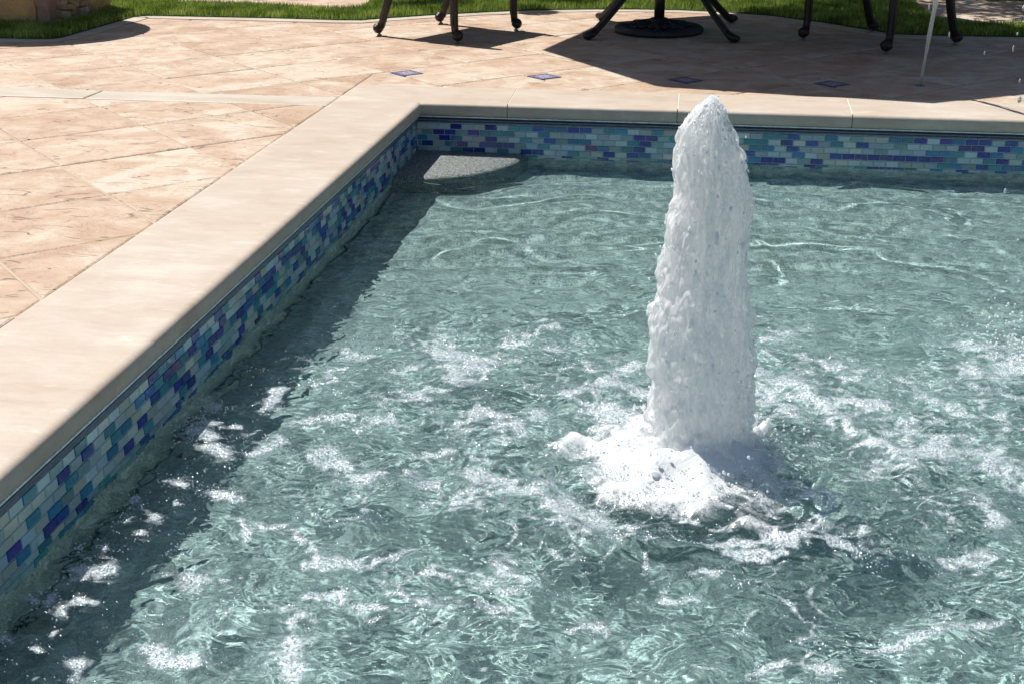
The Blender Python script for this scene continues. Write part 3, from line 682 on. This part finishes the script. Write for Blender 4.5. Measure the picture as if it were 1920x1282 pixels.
# thin jet rising from the paving
mb = MB(); pts = []; rd = []
P0 = np.array([2.222, .75, 0.]); T = 1.12; vz = (-.2227 + 4.905 * T * T) / T; vx = (SX + .05 - 2.222) / T; vy = (SY - .75) / T
for k in range(46):
    t = k / 45 * .50 * T; p = P0 + np.array([vx * t, vy * t, vz * t - 4.905 * t * t])
    pts.append(tuple(p + np.array([random.gauss(0, .0008), 0, 0]))); rd.append(max(.003, .0045 + .006 * min(1, p[2] / .35) + .0022 * math.sin(k * 1.7) + random.gauss(0, .0012)))
mb.tube(pts, rd, 10)
pts2 = [(p[0] + .012 + .01 * math.sin(i * .7), p[1], p[2]) for i, p in enumerate(pts[8:30])]; mb.tube(pts2, [.0022 + .0015 * math.sin(i * 1.3) for i in range(len(pts2))], 6)
jet = mb.build('water_jet', M['clear']); tag(jet, 'thin clear stream of water arching up from the shaded paving', 'water jet')
mb = MB()
for k in range(50):
    t = random.uniform(.52, 1.0) * T; p = P0 + np.array([vx * t, vy * t, vz * t - 4.905 * t * t]) + rng.normal(0, 1, 3) * np.array([.03, .04, .03]) * (t / T) ** 2
    if p[2] > ZW: mb.ball(tuple(p), random.uniform(.0018, .0055), 8, 6, sz=random.uniform(1, 2.4))
for (x_, y_) in [(1742, 14), (1900, 92), (1912, 152), (1868, 40), (1780, 66), (1846, 100)]:
    p = at_y(x_, y_, -.6); mb.ball(tuple(p), random.uniform(.002, .0036), 10, 8, sz=random.uniform(2.5, 5))
dr = mb.build('falling_drops', M['clear']); tag(dr, 'loose clear drops falling at the right of the pool', 'water drops', kind='stuff')
mb = MB(); mb.lathe([(.001, .0035), (.018, .0035), (.022, .002), (.024, -.004)], (2.222, .75, .001), 24)
nz_ = mb.build('jet_nozzle', M['track']); tag(nz_, 'small round nozzle flush in the paving under the thin jet', 'nozzle')

# ------------------------------------------------------------------ patterned inserts
def insert(x, y, label):
    root = None; s = .085; mb = MB()
    def dia(a, z, col): mb.add([(-a, 0, z), (0, -a, z), (a, 0, z), (0, a, z)], [(0, 1, 2, 3)], col)
    mb.add([(-s, 0, -.02), (0, -s, -.02), (s, 0, -.02), (0, s, -.02), (-s, 0, .0022), (0, -s, .0022), (s, 0, .0022), (0, s, .0022)], [(0, 1, 5, 4), (1, 2, 6, 5), (2, 3, 7, 6), (3, 0, 4, 7), (4, 5, 6, 7)], (.10, .11, .30))
    # border of small chequers and a pale rosette
    N_ = 14
    for i in range(N_):
        for j in range(N_):
            u = (i + .5) / N_ * 2 - 1; v = (j + .5) / N_ * 2 - 1; m_ = max(abs(u), abs(v))
            if m_ > .92: c = (.07, .10, .24)
            elif m_ > .72: c = [(.42, .08, .07), (.40, .45, .50), (.08, .10, .34), (.10, .26, .42)][(i * 2 + j) % 4]
            elif m_ > .55: c = (.10, .09, .32) if (i + j) % 2 else (.36, .22, .26)
            elif u * u + v * v < .05: c = (.30, .12, .14)
            elif u * u + v * v < .22: c = (.48, .48, .47) if (i + j) % 3 else (.30, .34, .50)
            else: c = (.26, .24, .44) if (i + j) % 2 else (.5, .5, .52)
            q = s * .985 / N_; a = [(-1, -1), (1, -1), (1, 1), (-1, 1)]
            pts_ = []
            for du, dv in a:
                uu = (u + du * .9 / N_) * s * .5 * .985; vv = (v + dv * .9 / N_) * s * .5 * .985
                pts_.append((uu - vv, uu + vv, .0032))
            mb.add(pts_, [(0, 1, 2, 3)], c)
    o = mb.build('patterned_tile', M['insert']); o.location = (x, y, .001)
    tag(o, label, 'tile', 'patterned diamond tiles let into the paving'); return o
INS = [(-.235, 'blue and red diamond tile set in sunlit paving by the pool corner'), (.449, 'blue and red diamond tile near the tip of the big umbrella shadow'),
       (1.133, 'shaded blue diamond tile set in paving right behind the fountain tip'), (1.817, 'shaded blue diamond tile in paving nearest the thin water jet'),
       (2.501, 'shaded blue diamond tile right of the thin water jet')]
for x_, l_ in INS[:4]: insert(x_, .735, l_)

# ------------------------------------------------------------------ turf
EDGE = [(-5.4, 1.52), (-3.2, 1.54), (-2.62, 1.535), (-2.53, 1.56), (-2.50, 1.62), (-2.48, 2.55), (-2.44, 2.61), (-2.38, 2.625), (-1.6, 2.615), (-1.09, 2.59), (-.98, 2.60), (-.90, 2.67), (-.62, 2.88), (-.28, 3.10), (.05, 3.26), (.41, 3.36), (.72, 3.41), (1.02, 3.41), (1.34, 3.34), (1.65, 3.19), (1.95, 2.90), (2.22, 2.58), (2.30, 2.47), (2.42, 2.43), (2.7, 2.42), (3.05, 2.43), (6.2, 2.44)]
ex = np.array([e[0] for e in EDGE]); ey = np.array([e[1] for e in EDGE])
def inturf(x, y): return y > np.interp(x, ex, ey)
PATHS = [[(-5.0, 3.24), (-2.52, 3.235), (-2.35, 3.24), (-1.30, 3.03), (-1.12, 3.09), (-1.06, 3.2), (-1.14, 3.50), (-1.20, 3.9), (-3.0, 4.0), (-5.0, 4.0)],
         [(2.66, 4.2), (2.65, 3.35), (2.68, 3.05), (2.74, 2.93), (2.86, 2.885), (3.15, 2.87), (6.2, 2.86), (6.2, 4.0)]]
PATHS[0] = [(-2.52, 3.235), (-2.0, 3.22), (-1.40, 3.06), (-1.22, 3.05), (-1.10, 3.13), (-1.12, 3.4), (-1.2, 3.85), (-2.2, 3.95), (-2.30, 3.65)]
PATHS[1] = [(2.66, 4.1), (2.65, 3.35), (2.68, 3.05), (2.74, 2.93), (2.86, 2.885), (3.15, 2.87), (4.4, 2.86), (4.4, 4.1)]
def inpoly(x, y, P):
    c = np.zeros(np.shape(x), bool); n = len(P)
    for i in range(n):
        x0, y0 = P[i]; x1, y1 = P[(i + 1) % n]
        if y0 == y1: continue
        k = ((y0 > y) != (y1 > y)) & (x < (x1 - x0) * (y - y0) / (y1 - y0) + x0); c ^= k
    return c
mb = MB()
far = [(x, 9.) for x, y in EDGE]
mb.add([(x, y, .010) for x, y in EDGE] + [(x, y, -.03) for x, y in EDGE] + [(x, 4.5, .010) for x, y in EDGE], [(i, i + 1, len(EDGE) * 2 + i + 1, len(EDGE) * 2 + i) for i in range(len(EDGE) - 1)] + [(len(EDGE) + i, len(EDGE) + i + 1, i + 1, i) for i in range(len(EDGE) - 1)])
tag(mb.build('turf_base', M['turf']), kind='structure')
mb = MB(); mb.add([(-80, -80, -.6), (80, -80, -.6), (80, 80, -.6), (-80, 80, -.6)], [(0, 1, 2, 3)])
mb.add([(-80, 4.04, -.012), (80, 4.04, -.012), (80, 80, -.012), (-80, 80, -.012)], [(0, 1, 2, 3)])
mb.add([(-80, -80, -.012), (-5.39, -80, -.012), (-5.39, 4.04, -.012), (-80, 4.04, -.012)], [(0, 1, 2, 3)])
mb.add([(6.19, -80, -.012), (80, -80, -.012), (80, 4.04, -.012), (6.19, 4.04, -.012)], [(0, 1, 2, 3)])
tag(mb.build('ground', M['turf']), kind='structure')
mb = MB()                                                       # pale edging strip
for i in range(len(EDGE) - 1):
    a, b = Vector(EDGE[i]), Vector(EDGE[i + 1])
    def off(k):
        p = Vector(EDGE[k]); t = (Vector(EDGE[min(k + 1, len(EDGE) - 1)]) - Vector(EDGE[max(k - 1, 0)])).normalized(); return p + Vector((t.y, -t.x)) * .11
    c, d = off(i), off(i + 1)
    mb.add([(a.x, a.y + .01, .004), (b.x, b.y + .01, .004), (d.x, d.y, .004), (c.x, c.y, .004), (d.x, d.y, -.008), (c.x, c.y, -.008)], [(3, 2, 1, 0), (5, 4, 2, 3)])
tag(mb.build('pavement_edging', M['border']), kind='structure')
mb = MB()
for P in PATHS:
    cx_ = sum(p[0] for p in P) / len(P); cy_ = sum(p[1] for p in P) / len(P)
    for q in cells(cx_ - .1, cy_ - 1.2, range(-8, 9), range(-6, 9)):
        pass
    lo = P if area(P) > 0 else P[::-1]
    hi = inset(lo, .01) or lo; n_ = len(lo)
    mb.add([(x, y, -.01) for x, y in lo] + [(x, y, .024) for x, y in hi], [(i, (i + 1) % n_, n_ + (i + 1) % n_, n_ + i) for i in range(n_)] + [tuple(n_ + i for i in range(n_))], (random.random(), random.random(), 0))
tag(mb.build('path', M['patio']), kind='structure')
PILL = (-3.50, -2.80, 2.09, 2.84)
def blades(x0, x1, y0, y1, n_):
    x = rng.uniform(x0, x1, n_); y = rng.uniform(y0, y1, n_); k = inturf(x, y)
    for P in PATHS: k &= ~inpoly(x, y, P)
    k &= ~((x > PILL[0]) & (x < PILL[1]) & (y > PILL[2]) & (y < PILL[3])); return x[k], y[k]
bx1, by1 = blades(-3.4, 3.9, 1.5, 3.2, 190000); bx2, by2 = blades(-3.4, 4.3, 3.2, 4.4, 85000)
bx_ = np.concatenate([bx1, bx2]); by_ = np.concatenate([by1, by2]); nb = len(bx_)
hh = rng.uniform(.024, .050, nb); an = rng.uniform(0, 2 * PI, nb); w_ = rng.uniform(.0014, .0026, nb); ln = rng.uniform(0, .022, nb); la = rng.uniform(0, 2 * PI, nb) * .5 + 1.5 * samp(f_low, bx_, by_)
ca, sa = np.cos(an) * w_, np.sin(an) * w_; tx, ty = ln * np.cos(la), ln * np.sin(la)
BV = np.empty((nb, 5, 3), dtype=np.float32)
BV[:, 0] = np.stack([bx_ - ca, by_ - sa, np.full(nb, .008)], 1); BV[:, 1] = np.stack([bx_ + ca, by_ + sa, np.full(nb, .008)], 1)
BV[:, 2] = np.stack([bx_ + ca * .8 + tx * .4, by_ + sa * .8 + ty * .4, .008 + hh * .6], 1); BV[:, 3] = np.stack([bx_ - ca * .8 + tx * .4, by_ - sa * .8 + ty * .4, .008 + hh * .6], 1)
BV[:, 4] = np.stack([bx_ + tx, by_ + ty, .008 + hh], 1)
b0 = np.arange(nb)[:, None] * 5
T3 = np.concatenate([b0 + np.array([[0, 1, 2]]), b0 + np.array([[0, 2, 3]]), b0 + np.array([[3, 2, 4]])])
gr = mesh_np('grass', BV.reshape(-1, 3), T3, M['grass']); vattr(gr, 'shade', np.repeat(np.clip(rng.beta(2, 2.6, nb) + .12 * samp(f_lowb, bx_, by_), 0, 1) * .86 + (rng.random(nb) > .96) * .3, 5))
tag(gr, 'short green turf growing between the paving and path slabs', 'grass', kind='stuff')

# ------------------------------------------------------------------ stone pillar
pil = empty('stone_pillar', (-3.15, 2.46, 0)); tag(pil, 'rustic stacked stone pillar in tan and ochre standing on the turf', 'pillar')
mb = MB(); mb.box(-.31, .31, -.33, .34, -.02, .58); mb.build('mortar_core', M['mud'], pil)
RC = [(.88, .52, .17), (.60, .37, .20), (.48, .33, .24), (.66, .50, .34), (.44, .28, .22), (.58, .46, .35), (.74, .47, .17)]
def rock(mb, c, d, col):
    bm = bmesh.new(); bmesh.ops.create_cube(bm, size=1); bmesh.ops.subdivide_edges(bm, edges=bm.edges[:], cuts=7, use_grid_fill=True)
    sd = random.uniform(0, 99)
    for v in bm.verts:
        p = v.co.copy(); m_ = max(abs(p.x), abs(p.y), abs(p.z)); q = p * (1 - .10 * (p.length / .866) ** 6)
        w = Vector((q.x * d[0], q.y * d[1], q.z * d[2]))
        n_ = mnoise.noise_vector((w + Vector((sd, sd, sd))) * 9) * .016 + mnoise.noise_vector((w + Vector((sd, 0, sd))) * 28) * .006
        v.co = Vector(c) + w + n_
    bm.verts.index_update(); mb.add([v.co[:] for v in bm.verts], [[v.index for v in f.verts] for f in bm.faces], col); bm.free()
mb = MB()
# front (towards the pool, -y face) and right (+x face) courses; heights first rows as in the photograph
z = -.01
front = [[(.13, 0), (.30, 1), (.075, 2), (.2, 4)], None]
def course(axis, z0, widths, ht, tot=.72, start=-.36):
    p = start
    for w, ci in widths:
        w_ = min(w, start + tot - p)
        if w_ < .03: break
        hj = ht * random.uniform(.86, .98); c0 = p + w_ / 2
        if axis == 'f': rock(mb, (c0, -.355 + random.uniform(-.012, .012), z0 + hj / 2), (w_ - .008, .12, hj), RC[ci])
        elif axis == 'r': rock(mb, (.335 + random.uniform(-.012, .012), c0, z0 + hj / 2), (.11, w_ - .008, hj), RC[ci])
        elif axis == 'b': rock(mb, (c0, .36, z0 + hj / 2), (w_ - .008, .1, hj), RC[ci])
        else: rock(mb, (-.335, c0, z0 + hj / 2), (.1, w_ - .008, hj), RC[ci])
        p += w_
def rw(lo, hi): return [(random.uniform(lo, hi), random.randrange(7)) for _ in range(14)]
course('f', -.01, [(.31, 2), (.315, 0), (.10, 4)], .30)
zc = -.01
for ht in (.045, .05, .035, .06, .05, .06): 
    course('r', zc, [(random.uniform(.05, .13), random.choice([1, 2, 3, 5])) for _ in range(14)], ht, tot=.40, start=-.30); zc += ht
course('r', -.01, [(.32, 0)], .30, tot=.32, start=.06)
zz_ = .29
while zz_ < .50:
    ht = random.uniform(.07, .16)
    for ax_ in 'frbl': course(ax_, zz_, rw(.08, .26), ht)
    zz_ += ht
for ax_ in 'bl': course(ax_, -.01, rw(.12, .26), .30)
mb.build('stonework', M['rock'], pil)
mb = MB(); cz = 1.13
mb.lathe([(.001, -.56), (.24, -.56), (.25, -.54), (.20, -.50), (.19, -.30), (.28, -.14), (.46, -.03), (.565, .01), (.58, .035), (.565, .06), (.50, .07), (.001, .07)], (-.10, -.25, cz), 64); mb.build('round_bowl', M['coping'], pil)

# ------------------------------------------------------------------ patio table, umbrella and chairs
TX, TY = .963, 2.43
tb = empty('patio_table', (TX, TY, 0)); tag(tb, 'dark cast metal patio table with four curved legs over the umbrella base', 'table')
def quadbez(p, t): return tuple((1 - t) ** 3 * a + 3 * (1 - t) ** 2 * t * b + 3 * (1 - t) * t * t * c + t ** 3 * d for a, b, c, d in zip(*p))
for sx, sy in ((-1, -1), (1, -1), (1, 1), (-1, 1)):
    mb = MB(); fx, fy = sx * .412, sy * .43
    ux, uy = fx / math.hypot(fx, fy), fy / math.hypot(fx, fy); rr0 = math.hypot(fx, fy)
    P = [(rr0 - .035, .036), (rr0 - .12, .10), (.30, .22), (.20, .38)]
    pts = []; rd = []
    for k in range(17):
        t = k / 16; p = quadbez(P, t); pts.append((p[0] * ux, p[0] * uy, p[1])); rd.append(.017 if k else .018)
    P2 = [(.20, .38), (.13, .50), (.22, .62), (.34, .70)]
    for k in range(1, 11):
        p = quadbez(P2, k / 10); pts.append((p[0] * ux, p[0] * uy, p[1])); rd.append(.017)
    mb.tube(pts, rd, 10, sx=1.9)
    mb.tube([((rr0 - .05) * ux, (rr0 - .05) * uy, .048), ((rr0 - .02) * ux, (rr0 - .02) * uy, .030), ((rr0 + .025) * ux, (rr0 + .025) * uy, .024), ((rr0 + .04) * ux, (rr0 + .04) * uy, .022)], [.018, .023, .020, .008], 12, sx=1.55)
    leg = mb.build('leg', M['iron'], tb)
    m2 = MB(); m2.lathe([(.001, .002), (.016, .002), (.016, .010), (.006, .012), (.006, .024)], (rr0 * ux, rr0 * uy, 0), 14); m2.build('foot_glide', M['black'], leg)
mb = MB(); mb.lathe([(.04, .44), (.21, .44), (.215, .455), (.21, .47), (.04, .47), (.04, .44)], n=48); mb.build('ring_brace', M['iron'], tb)
mb = MB(); mb.lathe([(.03, .70), (.58, .70), (.61, .71), (.615, .725), (.60, .735), (.03, .735), (.03, .70)], n=72); mb.build('tabletop', M['iron'], tb)

um = empty('patio_umbrella', (.937, 2.37, 0)); tag(um, 'patio umbrella pole standing in a heavy round black base under the table', 'umbrella')
mb = MB(); mb.lathe([(.001, .001), (.262, .001), (.268, .012), (.266, .030), (.252, .040), (.225, .043), (.215, .038), (.12, .050), (.075, .062), (.062, .078), (.045, .085), (.001, .085)], n=72)
for k in range(8):
    a = k * PI / 4
    mb.tube([(.07 * math.cos(a), .07 * math.sin(a), .064), (.14 * math.cos(a), .14 * math.sin(a), .053), (.21 * math.cos(a), .21 * math.sin(a), .043)], [.012, .009, .011], 8)
    for s in (-1, 1):
        pts = [((.15 + .035 * math.cos(q)) * math.cos(a) - s * (.03 + .022 * math.sin(q)) * math.sin(a), (.15 + .035 * math.cos(q)) * math.sin(a) + s * (.03 + .022 * math.sin(q)) * math.cos(a), .049) for q in np.linspace(0, 5, 9)]
        mb.tube(pts, [.0075] * 9, 6)
bse = mb.build('umbrella_base', M['black'], um)
mb = MB(); mb.tube([(0, 0, .08), (0, 0, .20), (0, 0, .40)], .031, 20); mb.tube([(0, 0, .39), (0, 0, 2.42)], .019, 16); mb.build('pole', M['iron'], um)
ucx, ucy, uh, uR = .976 - .937, 2.458 - 2.37, 1.95, 1.563
ring = [(ucx + uR * math.cos(math.radians(191 + 45 * k)), ucy + uR * math.sin(math.radians(191 + 45 * k)), uh) for k in range(8)]
mb = MB(); top = (ucx * .4, ucy * .4, uh + .45)
mb.add(ring + [top] + [(x, y, z - .10) for x, y, z in ring], [(k, (k + 1) % 8, 8) for k in range(8)] + [(9 + k, 9 + (k + 1) % 8, (k + 1) % 8, k) for k in range(8)])
cn = mb.build('canopy', M['canvas'], um); sm_ = cn.modifiers.new('s', 'SOLIDIFY'); sm_.thickness = .003
for k in range(8):
    mb = MB(); mb.tube([(ring[k][0] * .98, ring[k][1] * .98, uh - .01), (top[0], top[1], top[2] - .03)], .007, 6); mb.build('rib', M['iron'], um)

def make_chair():
    """local frame: faces +x, width along y, origin on the floor under the seat centre"""
    root = empty('patio_chair')
    for s in (-1, 1):
        # front leg, straight with a forward scroll
        mb = MB(); y = s * .305; x = .272
        mb.tube([(x - .004, y, .40), (x - .006, y, .30), (x - .006, y, .18), (x - .004, y, .09), (x + .002, y, .052)], [.024, .024, .0225, .021, .022], 14)
        for q in range(5):
            a = q * 2 * PI / 5; mb.tube([(x - .006 + .0215 * math.cos(a), y + .0215 * math.sin(a), .38), (x - .005 + .019 * math.cos(a), y + .019 * math.sin(a), .10)], .0048, 6)
        mb.ball((x + .018, y, .044), .031, 16, 12); mb.ball((x + .016, y + .020, .044), .020, 12, 8); mb.ball((x + .016, y - .020, .044), .020, 12, 8)
        leg = mb.build('leg', M['iron'], root); m2 = MB(); m2.lathe([(.001, .001), (.014, .001), (.014, .008), (.007, .010), (.007, .03)], (x + .012, y, 0), 12); m2.build('foot_glide', M['glide'], leg)
        # rear leg, raked back
        mb = MB(); x = -.272
        mb.tube([(x + .115, y, .40), (x + .095, y, .30), (x + .065, y, .20), (x + .03, y, .11), (x + .004, y, .056)], [.026, .024, .023, .021, .023], 14)
        for q in range(5):
            a = q * 2 * PI / 5; cx_, cy_ = .021 * math.cos(a), .021 * math.sin(a)
            mb.tube([(x + .112 + cx_, y + cy_, .38), (x + .065 + cx_, y + cy_, .20), (x + .025 + cx_, y + cy_, .10)], .0048, 6)
        mb.ball((x - .018, y, .044), .031, 16, 12); mb.ball((x - .016, y + .020, .044), .020, 12, 8); mb.ball((x - .016, y - .020, .044), .020, 12, 8)
        leg = mb.build('leg', M['iron'], root); m2 = MB(); m2.lathe([(.001, .001), (.014, .001), (.014, .008), (.007, .010), (.007, .03)], (x - .010, y, 0), 12); m2.build('foot_glide', M['glide'], leg)
        mb = MB(); mb.tube([(.262, y, .40), (.272, y, .52), (.25, y, .63), (.14, y, .665), (-.05, y, .66), (-.24, y, .66)], [.017, .016, .019, .023, .021, .018], 12); mb.build('armrest', M['iron'], root)
    mb = MB(); mb.box(-.25, .27, -.29, .29, .385, .41); mb.tube([(.28, -.30, .40), (.28, .30, .40)], .016, 10); mb.tube([(-.2, -.30, .40), (-.2, .30, .40)], .016, 10)
    mb.tube([(.28, -.30, .40), (-.2, -.30, .40)], .014, 8); mb.tube([(.28, .30, .40), (-.2, .30, .40)], .014, 8); mb.build('seat', M['iron'], root)
    mb = MB()
    for s in (-1, 1): mb.tube([(-.19, s * .29, .40), (-.24, s * .29, .62), (-.31, s * .27, .88), (-.325, s * .15, .95), (-.33, 0, .965)], [.017] * 5, 10)
    for k in range(-4, 5): mb.tube([(-.20, k * .058, .42), (-.25, k * .058, .64), (-.315, k * .055, .90 + .03 * (1 - abs(k) / 4))], .010, 8)
    for z_, x_ in ((.5, -.215), (.66, -.25), (.8, -.285)): mb.tube([(x_, -.28, z_), (x_, .28, z_)], .009, 8)
    mb.build('backrest', M['iron'], root)
    return root
def copy_tree(o, parent=None):
    c = o.copy(); COL.objects.link(c); c.parent = parent
    for ch in [k for k in bpy.data.objects if k.parent == o]: copy_tree(ch, c)
    return c
ch = make_chair(); ch2 = copy_tree(ch)
ch.location = (-.305, 2.14, 0); ch.rotation_euler = (0, 0, math.atan2(-.42, .907))
ch2.location = (2.193, 2.125, 0); ch2.rotation_euler = (0, 0, math.atan2(-.667, -.745))
tag(ch, 'dark bronze metal chair with ball feet left of the table, casting a seat shadow', 'chair', 'dark bronze chairs round the patio table')
tag(ch2, 'dark bronze metal chair with ball feet right of the table, wholly in shade', 'chair', 'dark bronze chairs round the patio table')

# ------------------------------------------------------------------ shade tree behind, out of the frame
tr = empty('shade_tree', (1.9, 6.3, 0)); tag(tr, 'leafy shade tree standing on the turf behind the table', 'tree')
mb = MB(); mb.tube([(0, 0, -.05), (.05, 0, 1.2), (-.1, -.1, 2.4), (-.2, -.3, 3.2)], [.14, .11, .085, .05], 12)
for k in range(9):
    a = k * .7; mb.tube([(-.05, -.05, 1.9 + .12 * k), (.5 * math.cos(a), .5 * math.sin(a) - .1, 2.4 + .13 * k), (1.1 * math.cos(a) - .3, 1.0 * math.sin(a) - .5, 2.7 + .12 * k)], [.04, .028, .012], 7)
mb.build('trunk', M['bark'], tr)
cl = [(-.3 + 1.35 * random.uniform(-1, 1), -1.55 + .85 * random.uniform(-1, 1), 3.0 + random.uniform(-.35, .7), random.uniform(.25, .5)) for _ in range(46)]
LV = []; LF = []
for cx_, cy_, cz_, cr in cl:
    for k in range(210):
        d = rng.normal(0, 1, 3); d = d / np.linalg.norm(d) * cr * rng.random() ** .4; p = np.array([cx_, cy_, cz_]) + d * np.array([1, 1, .7])
        u = rng.normal(0, 1, 3); u /= np.linalg.norm(u); w = np.cross(u, rng.normal(0, 1, 3)); w /= np.linalg.norm(w); b = len(LV)
        LV += [p - u * .05, p + w * .022, p + u * .05, p - w * .022]; LF.append((b, b + 1, b + 2, b + 3))
mesh_np('crown', np.array(LV), np.array(LF), M['leaf'], tr)

t2 = empty('shadow_tree', (-2.6, 5.5, 0)); tag(t2, 'unseen slender tree added to cast shadows on the far lawn and path', 'tree')  # added out of view; leaf clumps set where they shade lawn and path
mb = MB(); mb.tube([(0, 0, -.05), (.04, -.1, 1.2), (0, -.3, 2.1), (.1, -.7, 2.6)], [.07, .055, .04, .02], 10)
CLM = [(-3.22, 4.42, .20), (-2.9, 4.5, .14), (-2.02, 4.12, .19), (-1.80, 4.25, .16), (-1.17, 4.02, .13), (-1.0, 4.5, .24), (-1.35, 4.75, .25), (-2.3, 4.9, .2)]
for cx_, cy_, cr in CLM: mb.tube([(0, -.3, 2.1), ((cx_ + 2.6) * .5, (cy_ - 5.5) * .5 - .1, 2.4), (cx_ + 2.6, cy_ - 5.5, 2.6)], [.02, .014, .006], 6)
mb.build('trunk', M['bark'], t2); LV = []; LF = []
for cx_, cy_, cr in CLM:
    for k in range(260):
        d = rng.normal(0, 1, 3); d = d / np.linalg.norm(d) * cr * rng.random() ** .4; p = np.array([cx_ + 2.6, cy_ - 5.5, 2.62]) + d * np.array([1, 1, .6])
        u = rng.normal(0, 1, 3); u /= np.linalg.norm(u); w_2 = np.cross(u, rng.normal(0, 1, 3)); w_2 /= np.linalg.norm(w_2); b = len(LV)
        LV += [p - u * .045, p + w_2 * .022, p + u * .045, p - w_2 * .022]; LF.append((b, b + 1, b + 2, b + 3))
mesh_np('crown', np.array(LV), np.array(LF), M['leaf'], t2)
hd = empty('hedge', (0, 9.2, 0)); tag(hd, 'unseen dark green hedge closing the garden behind the turf', 'hedge')  # added out of view so the water mirrors dark green, not pale sky
mb = MB(); mb.box(-11, 13, -.25, .45, -.02, 4.3); mb.build('stems', M['bark'], hd)
nl = 42000; lp = np.stack([rng.uniform(-11.2, 13.2, nl), rng.uniform(-.62, -.28, nl), rng.uniform(0, 4.6, nl)], 1); lp[:5000, 1] = rng.uniform(-.5, .6, 5000); lp[:5000, 2] = rng.uniform(4.3, 4.65, 5000)
u = rng.normal(0, 1, (nl, 3)); u /= np.linalg.norm(u, axis=1)[:, None]; w2 = np.cross(u, rng.normal(0, 1, (nl, 3))); w2 /= np.linalg.norm(w2, axis=1)[:, None]
LQ = np.stack([lp - u * .11, lp + w2 * .05, lp + u * .11, lp - w2 * .05], 1).reshape(-1, 3)
mesh_np('foliage', LQ, np.arange(nl * 4).reshape(-1, 4), M['leaf'], hd)

# ------------------------------------------------------------------ light, sky, camera
EL = math.radians(60); D = Vector((.835 * math.cos(EL), -.55 * math.cos(EL), -math.sin(EL))).normalized()
sun = bpy.data.lights.new('sun', 'SUN'); sun.energy = 5.0; sun.angle = math.radians(.53); sun.color = (1, .955, .89)
so = bpy.data.objects.new('sun', sun); COL.objects.link(so); so.rotation_euler = D.to_track_quat('-Z', 'Y').to_euler()
w = bpy.data.worlds.new('World'); sc.world = w; w.use_nodes = True; nt = w.node_tree
sky = nt.nodes.new('ShaderNodeTexSky'); sky.sky_type = 'NISHITA'; sky.sun_disc = False; sky.sun_elevation = EL; sky.sun_rotation = math.atan2(-D.x, -D.y)
bg = nt.nodes['Background']; nt.links.new(sky.outputs[0], bg.inputs[0]); bg.inputs[1].default_value = .060
cam = bpy.data.cameras.new('camera'); co = bpy.data.objects.new('camera', cam); COL.objects.link(co); sc.camera = co
cam.sensor_width = 36; cam.lens = FOC / 1920 * 36; cam.clip_end = 500; cam.clip_start = .05
from mathutils import Matrix
co.matrix_world = Matrix(((R[0], U[0], -F[0], CAM[0]), (R[1], U[1], -F[1], CAM[1]), (R[2], U[2], -F[2], CAM[2]), (0, 0, 0, 1)))

sc.render.engine = 'CYCLES'; sc.view_settings.view_transform = 'Standard'; sc.view_settings.look = 'None'; sc.view_settings.exposure = 0.36; sc.view_settings.gamma = 1
sc.cycles.use_denoising = True
sc.cycles.sample_clamp_indirect = 6; sc.cycles.max_bounces = 12; sc.cycles.transmission_bounces = 8; sc.cycles.transparent_max_bounces = 12
sun.cycles.is_caustics_light = True
water.cycles.is_caustics_caster = True
for o in pool.children:
    if o.name.startswith(('pool_floor', 'pool_wall', 'corner_step', 'mosaic', 'tile_grout')): o.cycles.is_caustics_receiver = True
